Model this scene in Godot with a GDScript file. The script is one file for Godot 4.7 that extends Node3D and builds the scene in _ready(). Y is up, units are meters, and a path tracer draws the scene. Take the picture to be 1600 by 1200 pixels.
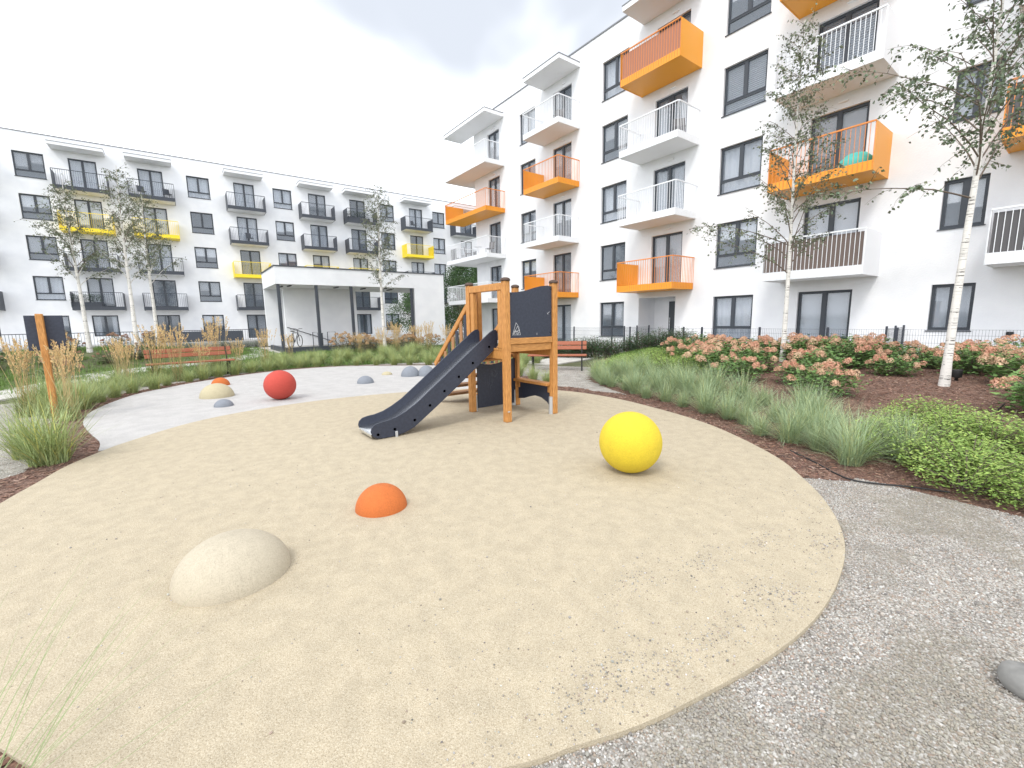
extends Node3D
# A residential courtyard with a rubber playground: y up, metres.
# -z runs along the right-hand block's facade, +x along the left-hand block's.

var rng := RandomNumberGenerator.new()
var taken := {}
var M := {}
var mesh_cache := {}

# ------------------------------------------------------------------ mesh builder
class MB:
	var v := PackedVector3Array()
	var n := PackedVector3Array()
	var c := PackedColorArray()
	var col := Color(1, 1, 1)
	var colored := false
	func tri(a: Vector3, b: Vector3, d: Vector3) -> void:
		var nn := (d - a).cross(b - a).normalized()
		v.append(a); v.append(b); v.append(d)
		n.append(nn); n.append(nn); n.append(nn)
		if colored:
			c.append(col); c.append(col); c.append(col)
	func tri_out(a: Vector3, b: Vector3, d: Vector3, ctr: Vector3) -> void:
		if (d - a).cross(b - a).dot((a + b + d) / 3.0 - ctr) < 0.0: tri(a, d, b)
		else: tri(a, b, d)
	func quad(a: Vector3, b: Vector3, d: Vector3, e: Vector3) -> void:
		tri(a, b, d); tri(a, d, e)
	func quad_out(a: Vector3, b: Vector3, d: Vector3, e: Vector3, ctr: Vector3) -> void:
		tri_out(a, b, d, ctr); tri_out(a, d, e, ctr)
	func tri_n(a: Vector3, b: Vector3, d: Vector3, na: Vector3, nb: Vector3, nd: Vector3) -> void:
		if (d - a).cross(b - a).dot(na + nb + nd) < 0.0:
			v.append(a); v.append(d); v.append(b); n.append(na); n.append(nd); n.append(nb)
		else:
			v.append(a); v.append(b); v.append(d); n.append(na); n.append(nb); n.append(nd)
		if colored:
			c.append(col); c.append(col); c.append(col)
	func box(lo: Vector3, hi: Vector3) -> void:
		cbox(Transform3D(Basis(), (lo + hi) * 0.5), hi - lo, 0.0)
	func cbox(t: Transform3D, s: Vector3, bev: float) -> void:
		var h := s * 0.5
		var ctr := t.origin
		if bev <= 0.0:
			for a in 3:
				var b := (a + 1) % 3
				var e := (a + 2) % 3
				for sg in [-1.0, 1.0]:
					var q := []
					for k in [[-1, -1], [1, -1], [1, 1], [-1, 1]]:
						var p := Vector3.ZERO
						p[a] = sg * h[a]; p[b] = k[0] * h[b]; p[e] = k[1] * h[e]
						q.append(t * p)
					quad_out(q[0], q[1], q[2], q[3], ctr)
			return
		for a in 3:
			var b := (a + 1) % 3
			var e := (a + 2) % 3
			for sg in [-1.0, 1.0]:
				var q := []
				for k in [[-1, -1], [1, -1], [1, 1], [-1, 1]]:
					var p := Vector3.ZERO
					p[a] = sg * h[a]; p[b] = k[0] * (h[b] - bev); p[e] = k[1] * (h[e] - bev)
					q.append(t * p)
				quad_out(q[0], q[1], q[2], q[3], ctr)
				for sb in [-1.0, 1.0]:
					var r := []
					for k in [[0, -1], [0, 1], [1, 1], [1, -1]]:
						var p := Vector3.ZERO
						p[a] = sg * (h[a] - (bev if k[0] == 1 else 0.0))
						p[b] = sb * (h[b] - (0.0 if k[0] == 1 else bev))
						p[e] = k[1] * (h[e] - bev)
						r.append(t * p)
					quad_out(r[0], r[1], r[2], r[3], ctr)
		for i in 8:
			var sx := 1.0 if i & 1 else -1.0
			var sy := 1.0 if i & 2 else -1.0
			var sz := 1.0 if i & 4 else -1.0
			tri_out(t * Vector3(sx * h.x, sy * (h.y - bev), sz * (h.z - bev)), t * Vector3(sx * (h.x - bev), sy * h.y, sz * (h.z - bev)), t * Vector3(sx * (h.x - bev), sy * (h.y - bev), sz * h.z), ctr)
	func bar(a: Vector3, b: Vector3, w: float, d: float, bev := 0.0) -> void:
		var y := (b - a).normalized()
		var ref := Vector3(0, 0, 1) if absf(y.z) < 0.9 else Vector3(1, 0, 0)
		var x := y.cross(ref).normalized()
		var z := x.cross(y)
		cbox(Transform3D(Basis(x, y, z), (a + b) * 0.5), Vector3(w, a.distance_to(b), d), bev)
	func tube(path: Array, radii: Array, sides := 8, caps := true) -> void:
		var rings := []
		var norms := []
		var prev := Vector3.ZERO
		for i in path.size():
			var dir: Vector3 = (path[mini(i + 1, path.size() - 1)] - path[maxi(i - 1, 0)]).normalized()
			var x := prev
			if x == Vector3.ZERO:
				x = dir.cross(Vector3(0, 0, 1) if absf(dir.z) < 0.9 else Vector3(1, 0, 0)).normalized()
			x = (x - dir * x.dot(dir)).normalized()
			prev = x
			var y := dir.cross(x)
			var r := []
			var rn := []
			for k in sides:
				var t := TAU * k / sides
				var nn := x * cos(t) + y * sin(t)
				r.append(path[i] + nn * radii[i]); rn.append(nn)
			rings.append(r); norms.append(rn)
		for i in path.size() - 1:
			for k in sides:
				var k2 := (k + 1) % sides
				tri_n(rings[i][k], rings[i][k2], rings[i + 1][k2], norms[i][k], norms[i][k2], norms[i + 1][k2])
				tri_n(rings[i][k], rings[i + 1][k2], rings[i + 1][k], norms[i][k], norms[i + 1][k2], norms[i + 1][k])
		if caps:
			for e in [0, path.size() - 1]:
				var o: Vector3 = path[1] if e == 0 else path[e - 1]
				for k in sides:
					tri_out(path[e], rings[e][k], rings[e][(k + 1) % sides], o)
	# profile: Array of Vector2(radius, y); smooth
	func lathe(profile: Array, at: Vector3, sides := 32, sx := 1.0, sz := 1.0) -> void:
		var pn := []
		for i in profile.size():
			var d: Vector2 = profile[mini(i + 1, profile.size() - 1)] - profile[maxi(i - 1, 0)]
			pn.append(Vector2(d.y, -d.x).normalized())
		for i in profile.size() - 1:
			for k in sides:
				var p := []
				var q := []
				for m in [[i, k], [i, k + 1], [i + 1, k + 1], [i + 1, k]]:
					var t: float = TAU * m[1] / sides
					var pr: Vector2 = profile[m[0]]
					var nr: Vector2 = pn[m[0]]
					p.append(at + Vector3(cos(t) * pr.x * sx, pr.y, sin(t) * pr.x * sz))
					q.append(Vector3(cos(t) * nr.x, nr.y, sin(t) * nr.x))
				tri_n(p[0], p[1], p[2], q[0], q[1], q[2])
				tri_n(p[0], p[2], p[3], q[0], q[2], q[3])
	# polygon in (u, v), extruded from -d/2 to d/2 along w of the basis
	func prism(poly: PackedVector2Array, t: Transform3D, d: float) -> void:
		var idx := Geometry2D.triangulate_polygon(poly)
		for i in range(0, idx.size(), 3):
			for s in [-0.5, 0.5]:
				var a := t * Vector3(poly[idx[i]].x, poly[idx[i]].y, s * d)
				var b := t * Vector3(poly[idx[i + 1]].x, poly[idx[i + 1]].y, s * d)
				var e := t * Vector3(poly[idx[i + 2]].x, poly[idx[i + 2]].y, s * d)
				tri_out(a, b, e, (a + b + e) / 3.0 - t.basis.z * s)
		var cw := Geometry2D.is_polygon_clockwise(poly)
		for i in poly.size():
			var a := poly[i]
			var b := poly[(i + 1) % poly.size()]
			var dir := b - a
			var o := Vector2(dir.y, -dir.x) * (-1.0 if cw else 1.0)
			var m := t * Vector3((a.x + b.x) / 2 - o.x, (a.y + b.y) / 2 - o.y, 0)
			quad_out(t * Vector3(a.x, a.y, -d / 2), t * Vector3(b.x, b.y, -d / 2), t * Vector3(b.x, b.y, d / 2), t * Vector3(a.x, a.y, d / 2), m)
	func leaf(p: Vector3, dir: Vector3, side: Vector3, l: float, w: float, color: Color) -> void:
		var nn := dir.cross(side).normalized()
		var a := p
		var b := p + dir * l * 0.45 + side * w * 0.5 + nn * w * 0.12
		var e := p + dir * l
		var f := p + dir * l * 0.45 - side * w * 0.5 + nn * w * 0.12
		col = color
		colored = true
		tri(a, b, e); tri(a, e, f)
	func blade(p: Vector3, ang: float, l: float, lean: float, curl: float, w: float, color: Color, segs := 4) -> void:
		var dirh := Vector3(cos(ang), 0, sin(ang))
		var side := Vector3(-sin(ang), 0, cos(ang))
		var pos := p
		var t := lean
		colored = true
		col = color
		var pl := pos - side * w * 0.5
		var pr := pos + side * w * 0.5
		for i in segs:
			pos += (dirh * sin(t) + Vector3.UP * cos(t)) * (l / segs)
			t += curl / segs
			var ww := w * (1.0 - pow(float(i + 1) / segs, 2.0)) * 0.5
			if i == segs - 1:
				tri(pl, pr, pos)
			else:
				var a := pos - side * ww
				var b := pos + side * ww
				quad(pl, pr, b, a)
				pl = a; pr = b
	func mesh() -> ArrayMesh:
		var arr := []
		arr.resize(Mesh.ARRAY_MAX)
		arr[Mesh.ARRAY_VERTEX] = v
		arr[Mesh.ARRAY_NORMAL] = n
		if colored:
			arr[Mesh.ARRAY_COLOR] = c
		var am := ArrayMesh.new()
		am.add_surface_from_arrays(Mesh.PRIMITIVE_TRIANGLES, arr)
		return am

# ------------------------------------------------------------------ scene helpers
func numbered(called: String) -> String:
	var k: int = taken.get(called, 0)
	taken[called] = k + 1
	return called if k == 0 else "%s_%03d" % [called, k]

func tag(o: Node, label: String, category: String, group := "", kind := "") -> Node:
	if label: o.set_meta("label", label)
	if category: o.set_meta("category", category)
	if group: o.set_meta("group", group)
	if kind: o.set_meta("kind", kind)
	return o

func thing(called: String, label: String, category: String, at := Vector3.ZERO, turn := 0.0, group := "") -> Node3D:
	var o := Node3D.new()
	o.name = numbered(called)
	add_child(o)
	o.position = at
	o.rotation.y = turn
	tag(o, label, category, group)
	return o

func part(parent: Node, called: String, mesh: Mesh, m: Material, at := Vector3.ZERO) -> MeshInstance3D:
	var o := MeshInstance3D.new()
	o.name = called
	o.mesh = mesh
	o.material_override = m
	o.position = at
	parent.add_child(o, true)
	return o

func single(called: String, mesh: Mesh, m: Material, label: String, category: String, at := Vector3.ZERO, turn := 0.0, group := "", kind := "") -> MeshInstance3D:
	var o := MeshInstance3D.new()
	o.name = numbered(called)
	o.mesh = mesh
	o.material_override = m
	add_child(o)
	o.position = at
	o.rotation.y = turn
	tag(o, label, category, group, kind)
	return o

func setting(called: String, mesh: Mesh, m: Material, at := Vector3.ZERO) -> MeshInstance3D:
	var o := single(called, mesh, m, "", "", at)
	o.set_meta("kind", "structure")
	return o

func multi(called: String, mesh: Mesh, m: Material, xf: Array, cols: Array, label: String, category: String) -> MultiMeshInstance3D:
	var mm := MultiMesh.new()
	mm.transform_format = MultiMesh.TRANSFORM_3D
	mm.use_colors = true
	mm.mesh = mesh
	mm.instance_count = xf.size()
	for i in xf.size():
		mm.set_instance_transform(i, xf[i])
		mm.set_instance_color(i, cols[i])
	var o := MultiMeshInstance3D.new()
	o.name = numbered(called)
	o.multimesh = mm
	o.material_override = m
	add_child(o)
	tag(o, label, category, "", "stuff")
	return o

func copy_of(src: Node3D, called: String, at: Vector3, turn: float, sc: float, label: String) -> Node3D:
	var o: Node3D = src.duplicate()
	o.name = numbered(called)
	add_child(o)
	o.position = at
	o.rotation.y = turn
	o.scale = Vector3.ONE * sc
	o.set_meta("label", label)
	return o

func lin(r: float, g: float, b: float, a := 1.0) -> Color:
	var c := Color(r, g, b).linear_to_srgb()
	c.a = a
	return c

func mat(called: String, r: float, g: float, b: float, rough := 0.8, metal := 0.0) -> StandardMaterial3D:
	var m := StandardMaterial3D.new()
	m.resource_name = called
	m.albedo_color = lin(r, g, b)
	m.roughness = rough
	m.metallic = metal
	M[called] = m
	return m

func leafmat(called: String, back: float, rough := 0.65) -> StandardMaterial3D:
	var m := mat(called, 1, 1, 1, rough)
	m.vertex_color_use_as_albedo = true
	m.backlight_enabled = back > 0.0
	m.backlight = Color(back, back, back * 0.6)
	return m

func noise_tex(freq: float, lo: Color, hi: Color, size := 512, oct := 4, sd := 1, normal := 0.0) -> NoiseTexture2D:
	var f := FastNoiseLite.new()
	f.seed = sd
	f.noise_type = FastNoiseLite.TYPE_SIMPLEX_SMOOTH
	f.frequency = freq
	f.fractal_octaves = oct
	var t := NoiseTexture2D.new()
	t.noise = f
	t.width = size
	t.height = size
	t.seamless = true
	if normal > 0.0:
		t.as_normal_map = true
		t.bump_strength = normal
	else:
		var g := Gradient.new()
		g.set_color(0, lo)
		g.set_color(1, hi)
		t.color_ramp = g
	return t

func tri_uv(m: StandardMaterial3D, sc: Vector3, world := true) -> StandardMaterial3D:
	m.uv1_triplanar = true
	m.uv1_world_triplanar = world
	m.uv1_scale = sc
	return m

# speckled granules: fine hash grains of several tones over a coarse blotch
func grain_tex(size: int, tones: Array, weights: Array, cell: int, blotch: float, bfreq: float, sd: int) -> ImageTexture:
	var f := FastNoiseLite.new()
	f.seed = sd
	f.frequency = bfreq
	f.fractal_octaves = 4
	var bl := f.get_seamless_image(size, size)
	var bd := bl.get_data()
	var data := PackedByteArray()
	data.resize(size * size * 3)
	var r := RandomNumberGenerator.new()
	r.seed = sd
	var ncell := size / cell
	var pick := PackedInt32Array()
	pick.resize(ncell * ncell)
	for i in pick.size():
		var t := r.randf()
		var k := 0
		while k < weights.size() - 1 and t > weights[k]:
			t -= weights[k]
			k += 1
		pick[i] = k
	var flat := []
	for t: Color in tones:
		flat.append([t.r * 255.0, t.g * 255.0, t.b * 255.0])
	var o := 0
	for y in size:
		var row := (y / cell) * ncell
		for x in size:
			var t: Array = flat[pick[row + x / cell]]
			var k := 1.0 + (bd[y * size + x] / 255.0 - 0.5) * blotch + (randf() - 0.5) * 0.05
			data[o] = clampi(int(t[0] * k), 0, 255)
			data[o + 1] = clampi(int(t[1] * k), 0, 255)
			data[o + 2] = clampi(int(t[2] * k), 0, 255)
			o += 3
	return ImageTexture.create_from_image(Image.create_from_data(size, size, false, Image.FORMAT_RGB8, data))

func smooth_closed(pts: Array, k := 6) -> PackedVector2Array:
	var out := PackedVector2Array()
	var m := pts.size()
	for i in m:
		for j in k:
			var t := float(j) / k
			out.append((pts[i] as Vector2).cubic_interpolate(pts[(i + 1) % m], pts[(i - 1 + m) % m], pts[(i + 2) % m], t))
	return out

func smooth_open(pts: Array, k := 6) -> PackedVector2Array:
	var out := PackedVector2Array()
	var m := pts.size()
	for i in m - 1:
		for j in k:
			out.append((pts[i] as Vector2).cubic_interpolate(pts[i + 1], pts[maxi(i - 1, 0)], pts[mini(i + 2, m - 1)], float(j) / k))
	out.append(pts[m - 1])
	return out

# a sheet with a thin rim: polygon of (x, z), top at y
func slab(poly: PackedVector2Array, y: float, th: float) -> ArrayMesh:
	var b := MB.new()
	# prism axes: u -> x, v -> z, w -> -y (right-handed)
	b.prism(poly, Transform3D(Basis(Vector3(1, 0, 0), Vector3(0, 0, 1), Vector3(0, -1, 0)), Vector3(0, y - th / 2, 0)), th)
	return b.mesh()

func near_poly(p: Vector2, poly: PackedVector2Array) -> float:
	var best := 1e9
	for i in poly.size():
		best = minf(best, p.distance_to(Geometry2D.get_closest_point_to_segment(p, poly[i], poly[(i + 1) % poly.size()])))
	return best

func vary(c: Color, amt: float) -> Color:
	var k := 1.0 + rng.randf_range(-amt, amt)
	return Color(c.r * k * (1.0 + rng.randf_range(-amt, amt) * 0.3), c.g * k, c.b * k * (1.0 + rng.randf_range(-amt, amt) * 0.3))

# ground height inside the right-hand planted bed
func bed_h(x: float, z: float) -> float:
	var t := clampf((x - 4.9) / 7.5, 0.0, 1.0)
	var e := clampf(edge_in(x, z) / 1.6, 0.0, 1.0)
	return -0.03 + e * (0.05 + 0.30 * t * t * (3.0 - 2.0 * t)) + (sin(x * 2.3 + z * 1.1) * 0.012 + sin(x * 0.9 - z * 2.7) * 0.015) * e

var bed_poly := PackedVector2Array()
func edge_in(x: float, z: float) -> float:
	var p := Vector2(x, z)
	return near_poly(p, bed_poly) if Geometry2D.is_point_in_polygon(p, bed_poly) else 0.0

# ground height of the planted mound before the left-hand block
func mound_h(x: float, z: float) -> float:
	var d := Vector2((x + 3.5) / 6.5, (z + 27.0) / 5.5).length()
	return -0.03 + 0.55 * smoothstep(1.0, 0.25, d)

# ------------------------------------------------------------------ ready
func _ready() -> void:
	rng.seed = 4211
	seed(7)
	var cam := Camera3D.new()
	cam.name = "camera"
	cam.position = Vector3(0, 1.5, 0)
	cam.rotation_degrees = Vector3(-8.34, -36.665, -0.943)
	cam.fov = 82.656
	cam.near = 0.05
	cam.far = 600.0
	add_child(cam)
	cam.current = true

	var env := Environment.new()
	env.background_mode = Environment.BG_SKY
	env.sky = Sky.new()
	var pano := PanoramaSkyMaterial.new()
	pano.panorama = cloud_panorama()
	env.sky.sky_material = pano
	env.background_energy_multiplier = 1.0
	env.tonemap_mode = Environment.TONE_MAPPER_LINEAR
	env.tonemap_exposure = 1.42
	env.sdfgi_enabled = true
	env.ssao_enabled = true
	env.ssil_enabled = true
	var we := WorldEnvironment.new()
	we.name = "world_environment"
	we.environment = env
	add_child(we)

	var sun := DirectionalLight3D.new()
	sun.name = "sun"
	sun.rotation_degrees = Vector3(-52, -62, 0)
	sun.light_energy = 0.42
	sun.light_color = Color(1.0, 0.985, 0.955)
	sun.light_angular_distance = 14.0
	sun.shadow_enabled = true
	add_child(sun)

	make_materials()
	build_ground()
	build_right_block()
	build_left_block()
	build_pavilion()
	build_terrace()
	build_fences()
	build_trees()
	build_play_tower()
	build_balls()
	build_benches()
	build_sign()
	build_bicycle_corner()
	build_planting()
	build_small_things()
	build_litter()

func cloud_panorama() -> ImageTexture:
	var w := 1024
	var h := 512
	var f := FastNoiseLite.new()
	f.seed = 23
	f.noise_type = FastNoiseLite.TYPE_SIMPLEX_SMOOTH
	f.frequency = 0.55
	f.fractal_octaves = 5
	f.fractal_gain = 0.55
	var g := FastNoiseLite.new()
	g.seed = 91
	g.frequency = 0.22
	g.fractal_octaves = 3
	var data := PackedFloat32Array()
	data.resize(w * h * 3)
	for y in h:
		var th := PI * (y + 0.5) / h
		var dy := cos(th)
		for x in w:
			var ph := TAU * (x + 0.5) / w
			var o := (y * w + x) * 3
			if dy < -0.06:
				data[o] = 0.42; data[o + 1] = 0.42; data[o + 2] = 0.40
				continue
			var sx := sin(ph) * sin(th)
			var sz := -cos(ph) * sin(th)
			# a flat cloud deck seen from below
			var q := 1.0 / (maxf(dy, 0.0) + 0.22)
			var px := sx * q
			var pz := sz * q
			var warp := g.get_noise_2d(px * 2.0 + 11.0, pz * 2.0)
			var d := f.get_noise_2d(px * 1.6 + warp * 0.6, pz * 1.6 - warp * 0.6)
			# long bank of greyer cloud crossing high over the right-hand block
			var bank := exp(-pow((px * -0.25 + pz * 0.97 + 1.08) / 0.33, 2.0))
			var grey := clampf(smoothstep(-0.15, 0.55, d * 0.75 + bank * 0.74 * smoothstep(-0.5, 0.25, px) - 0.14), 0.0, 1.0)
			grey *= smoothstep(0.02, 0.35, dy)
			var white := 1.25 + 0.65 * pow(1.0 - clampf(dy, 0.0, 1.0), 1.5) + d * 0.2
			data[o] = lerpf(white * 0.965, 0.56, grey)
			data[o + 1] = lerpf(white, 0.60, grey)
			data[o + 2] = lerpf(white * 1.055, 0.67, grey)
	var im := Image.create_from_data(w, h, false, Image.FORMAT_RGBF, data.to_byte_array())
	return ImageTexture.create_from_image(im)

func make_materials() -> void:
	var m := mat("white_render", 0.84, 0.845, 0.86, 0.9)
	m.albedo_texture = noise_tex(0.006, Color(0.955, 0.958, 0.965), Color(1, 1, 1), 512, 5, 3)
	m.normal_enabled = true
	m.normal_texture = noise_tex(0.12, Color.BLACK, Color.WHITE, 512, 3, 4, 1.2)
	m.normal_scale = 0.35
	tri_uv(m, Vector3.ONE * 0.25)
	mat("white_metal", 0.82, 0.83, 0.85, 0.45)
	mat("soffit_white", 0.80, 0.805, 0.82, 0.85)
	m = mat("orange_metal", 0.80, 0.33, 0.02, 0.42)
	m = mat("orange_bar", 0.72, 0.25, 0.05, 0.42)
	mat("yellow_metal", 0.86, 0.66, 0.02, 0.42)
	mat("anthracite", 0.045, 0.052, 0.066, 0.5)
	mat("frame_dark", 0.040, 0.048, 0.060, 0.45)
	mat("coping", 0.20, 0.205, 0.22, 0.45, 0.2)
	mat("interior", 0.52, 0.54, 0.57, 0.95)
	mat("blind_white", 0.72, 0.75, 0.79, 0.9)
	mat("blind_grey", 0.34, 0.35, 0.37, 0.9)
	mat("curtain_cloth", 0.60, 0.63, 0.68, 0.95)
	mat("screen_brown", 0.17, 0.13, 0.115, 0.85)
	mat("screen_rust", 0.42, 0.20, 0.14, 0.85)
	mat("screen_grey", 0.12, 0.115, 0.12, 0.85)
	m = mat("glass", 0.30, 0.37, 0.46, 0.02)
	m.transparency = BaseMaterial3D.TRANSPARENCY_ALPHA
	m.albedo_color.a = 0.16
	m = mat("concrete", 0.46, 0.45, 0.43, 0.9)
	m.albedo_texture = noise_tex(0.02, Color(0.84, 0.84, 0.84), Color(1, 1, 1), 512, 5, 9)
	tri_uv(m, Vector3.ONE * 0.6)
	# rubber surfacing
	m = mat("rubber_sand", 1, 1, 1, 0.95)
	m.albedo_texture = grain_tex(1536, [Color(0.662, 0.614, 0.525), Color(0.70, 0.655, 0.57), Color(0.622, 0.573, 0.485), Color(0.735, 0.695, 0.615), Color(0.555, 0.505, 0.42)], [0.42, 0.28, 0.18, 0.08, 0.04], 2, 0.09, 0.009, 5)
	m.normal_enabled = true
	m.normal_texture = noise_tex(0.25, Color.BLACK, Color.WHITE, 1024, 2, 6, 5.0)
	m.normal_scale = 0.22
	tri_uv(m, Vector3.ONE * 0.42)
	m = mat("rubber_white", 1, 1, 1, 0.95)
	m.albedo_texture = grain_tex(768, [Color(0.70, 0.69, 0.68), Color(0.74, 0.73, 0.72), Color(0.65, 0.64, 0.635)], [0.5, 0.3, 0.2], 2, 0.08, 0.006, 8)
	m.normal_enabled = true
	m.normal_texture = M.rubber_sand.normal_texture
	m.normal_scale = 0.6
	tri_uv(m, Vector3.ONE * 0.5)
	var rub := grain_tex(512, [Color(0.945, 0.945, 0.945), Color(0.975, 0.975, 0.975), Color(0.905, 0.905, 0.905), Color(1, 1, 1), Color(0.85, 0.85, 0.85)], [0.36, 0.28, 0.2, 0.1, 0.06], 4, 0.05, 0.01, 12)
	var rubn := noise_tex(0.35, Color.BLACK, Color.WHITE, 512, 2, 13, 6.0)
	for d in [["rubber_beige", 0.50, 0.44, 0.335], ["rubber_orange", 0.55, 0.145, 0.03], ["rubber_yellow", 0.70, 0.53, 0.03], ["rubber_red", 0.52, 0.07, 0.05], ["rubber_grey", 0.235, 0.255, 0.29], ["rubber_pale", 0.50, 0.44, 0.29]]:
		m = mat(d[0], d[1], d[2], d[3], 0.85)
		m.albedo_texture = rub
		m.normal_enabled = true
		m.normal_texture = rubn
		m.normal_scale = 0.5
		tri_uv(m, Vector3.ONE * 1.9)
	# loose surfaces
	m = mat("gravel_sheet", 1, 1, 1, 0.97)
	m.albedo_texture = grain_tex(1024, [Color(0.585, 0.565, 0.535), Color(0.655, 0.64, 0.615), Color(0.51, 0.49, 0.46), Color(0.72, 0.71, 0.69), Color(0.56, 0.50, 0.45), Color(0.42, 0.40, 0.37)], [0.34, 0.22, 0.18, 0.10, 0.08, 0.08], 4, 0.22, 0.005, 21)
	tri_uv(m, Vector3.ONE * 0.5)
	m = mat("path_sheet", 1, 1, 1, 0.95)
	m.albedo_texture = grain_tex(512, [Color(0.72, 0.705, 0.68), Color(0.77, 0.76, 0.74), Color(0.65, 0.64, 0.615)], [0.5, 0.3, 0.2], 2, 0.14, 0.006, 22)
	tri_uv(m, Vector3.ONE * 0.5)
	m = mat("mulch_sheet", 1, 1, 1, 0.97)
	m.albedo_texture = grain_tex(512, [Color(0.38, 0.28, 0.235), Color(0.47, 0.36, 0.30), Color(0.30, 0.22, 0.19), Color(0.56, 0.46, 0.40)], [0.4, 0.25, 0.25, 0.1], 4, 0.3, 0.008, 24)
	tri_uv(m, Vector3.ONE * 0.7)
	m = mat("soil", 0.12, 0.13, 0.055, 0.97)
	m.albedo_texture = noise_tex(0.02, Color(0.7, 0.7, 0.7), Color(1, 1, 1), 512, 5, 25)
	tri_uv(m, Vector3.ONE * 0.15)
	m = mat("chip", 1, 1, 1, 0.95)
	m.vertex_color_use_as_albedo = true
	# timber, grain stretched along y
	m = mat("larch", 0.65, 0.315, 0.09, 0.6)
	m.albedo_texture = noise_tex(0.02, Color(0.74, 0.69, 0.63), Color(1, 1, 1), 512, 5, 31)
	tri_uv(m, Vector3(7.0, 0.7, 7.0), false)
	m = mat("larch_flat", 0.63, 0.315, 0.095, 0.6)
	m.albedo_texture = noise_tex(0.02, Color(0.74, 0.69, 0.63), Color(1, 1, 1), 512, 5, 33)
	tri_uv(m, Vector3(0.7, 7.0, 7.0), false)
	m = mat("tread_wood", 0.46, 0.25, 0.12, 0.75)
	m.albedo_texture = M.larch_flat.albedo_texture
	tri_uv(m, Vector3(0.7, 7.0, 7.0), false)
	m = mat("bench_wood", 0.46, 0.155, 0.085, 0.6)
	m.albedo_texture = M.larch_flat.albedo_texture
	tri_uv(m, Vector3(0.7, 7.0, 7.0), false)
	mat("cap_brown", 0.075, 0.045, 0.032, 0.7)
	m = mat("panel_navy", 0.030, 0.037, 0.060, 0.5)
	m.albedo_texture = noise_tex(0.03, Color(0.80, 0.80, 0.82), Color(1, 1, 1), 512, 5, 35)
	tri_uv(m, Vector3.ONE * 1.3, false)
	m = mat("steel", 0.72, 0.73, 0.74, 0.24, 1.0)
	m = mat("galvanised", 0.52, 0.53, 0.54, 0.5, 0.6)
	mat("chalk", 0.48, 0.49, 0.51, 0.9)
	mat("chalk_faint", 0.085, 0.095, 0.115, 0.9)
	mat("black_plastic", 0.015, 0.015, 0.016, 0.55)
	mat("rubber_tyre", 0.02, 0.02, 0.02, 0.8)
	mat("turquoise", 0.10, 0.52, 0.48, 0.8)
	mat("red_cloth", 0.35, 0.03, 0.02, 0.85)
	mat("stone_grey", 0.30, 0.295, 0.28, 0.95).albedo_texture = noise_tex(0.03, Color(0.75, 0.75, 0.75), Color(1, 1, 1), 256, 5, 41)
	tri_uv(M.stone_grey, Vector3.ONE * 2.0)
	# birch bark: white with dark dashes lying across the trunk
	m = mat("birch_bark", 1, 1, 1, 0.85)
	var im := Image.create(256, 256, false, Image.FORMAT_RGB8)
	im.fill(Color(0.86, 0.845, 0.82))
	var r := RandomNumberGenerator.new()
	r.seed = 77
	for i in 260:
		var g := r.randf_range(0.66, 0.9)
		im.fill_rect(Rect2i(r.randi_range(0, 240), r.randi_range(0, 252), r.randi_range(8, 40), r.randi_range(1, 4)), Color(g, g * 0.985, g * 0.955))
	for i in 34:
		var g := r.randf_range(0.12, 0.34)
		var at := Vector2i(r.randi_range(0, 230), r.randi_range(0, 250))
		var ww := r.randi_range(8, 44)
		for k in r.randi_range(2, 5):
			im.fill_rect(Rect2i(at.x + r.randi_range(0, 5) + k, at.y + k, maxi(ww - k * r.randi_range(2, 8), 3), 1), Color(g, g * 0.96, g * 0.92))
	m.albedo_texture = ImageTexture.create_from_image(im)
	tri_uv(m, Vector3(1.6, 0.9, 1.6), false)
	mat("twig", 0.16, 0.125, 0.10, 0.85)
	mat("bark_brown", 0.11, 0.085, 0.065, 0.9)
	leafmat("leaf", 0.35)
	leafmat("grass_leaf", 0.30, 0.6)
	leafmat("petal", 0.25, 0.8)

# ------------------------------------------------------------------ ground
var beige_poly := PackedVector2Array()
var white_poly := PackedVector2Array()
var gravel_poly := PackedVector2Array()
var mulch_polys := []

func V(a: Array) -> Array:
	var o := []
	for i in range(0, a.size(), 2):
		o.append(Vector2(a[i], a[i + 1]))
	return o

func strip(pts: PackedVector2Array, w0: float, w1: float) -> PackedVector2Array:
	# band along an open line: from w0 to w1 on its left-hand side
	var a := PackedVector2Array()
	var b := PackedVector2Array()
	for i in pts.size():
		var d := (pts[mini(i + 1, pts.size() - 1)] - pts[maxi(i - 1, 0)]).normalized()
		var nn := Vector2(d.y, -d.x)
		a.append(pts[i] + nn * w0)
		b.append(pts[i] + nn * (w1 + 0.06 * sin(i * 1.7)))
	b.reverse()
	a.append_array(b)
	return a

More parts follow.
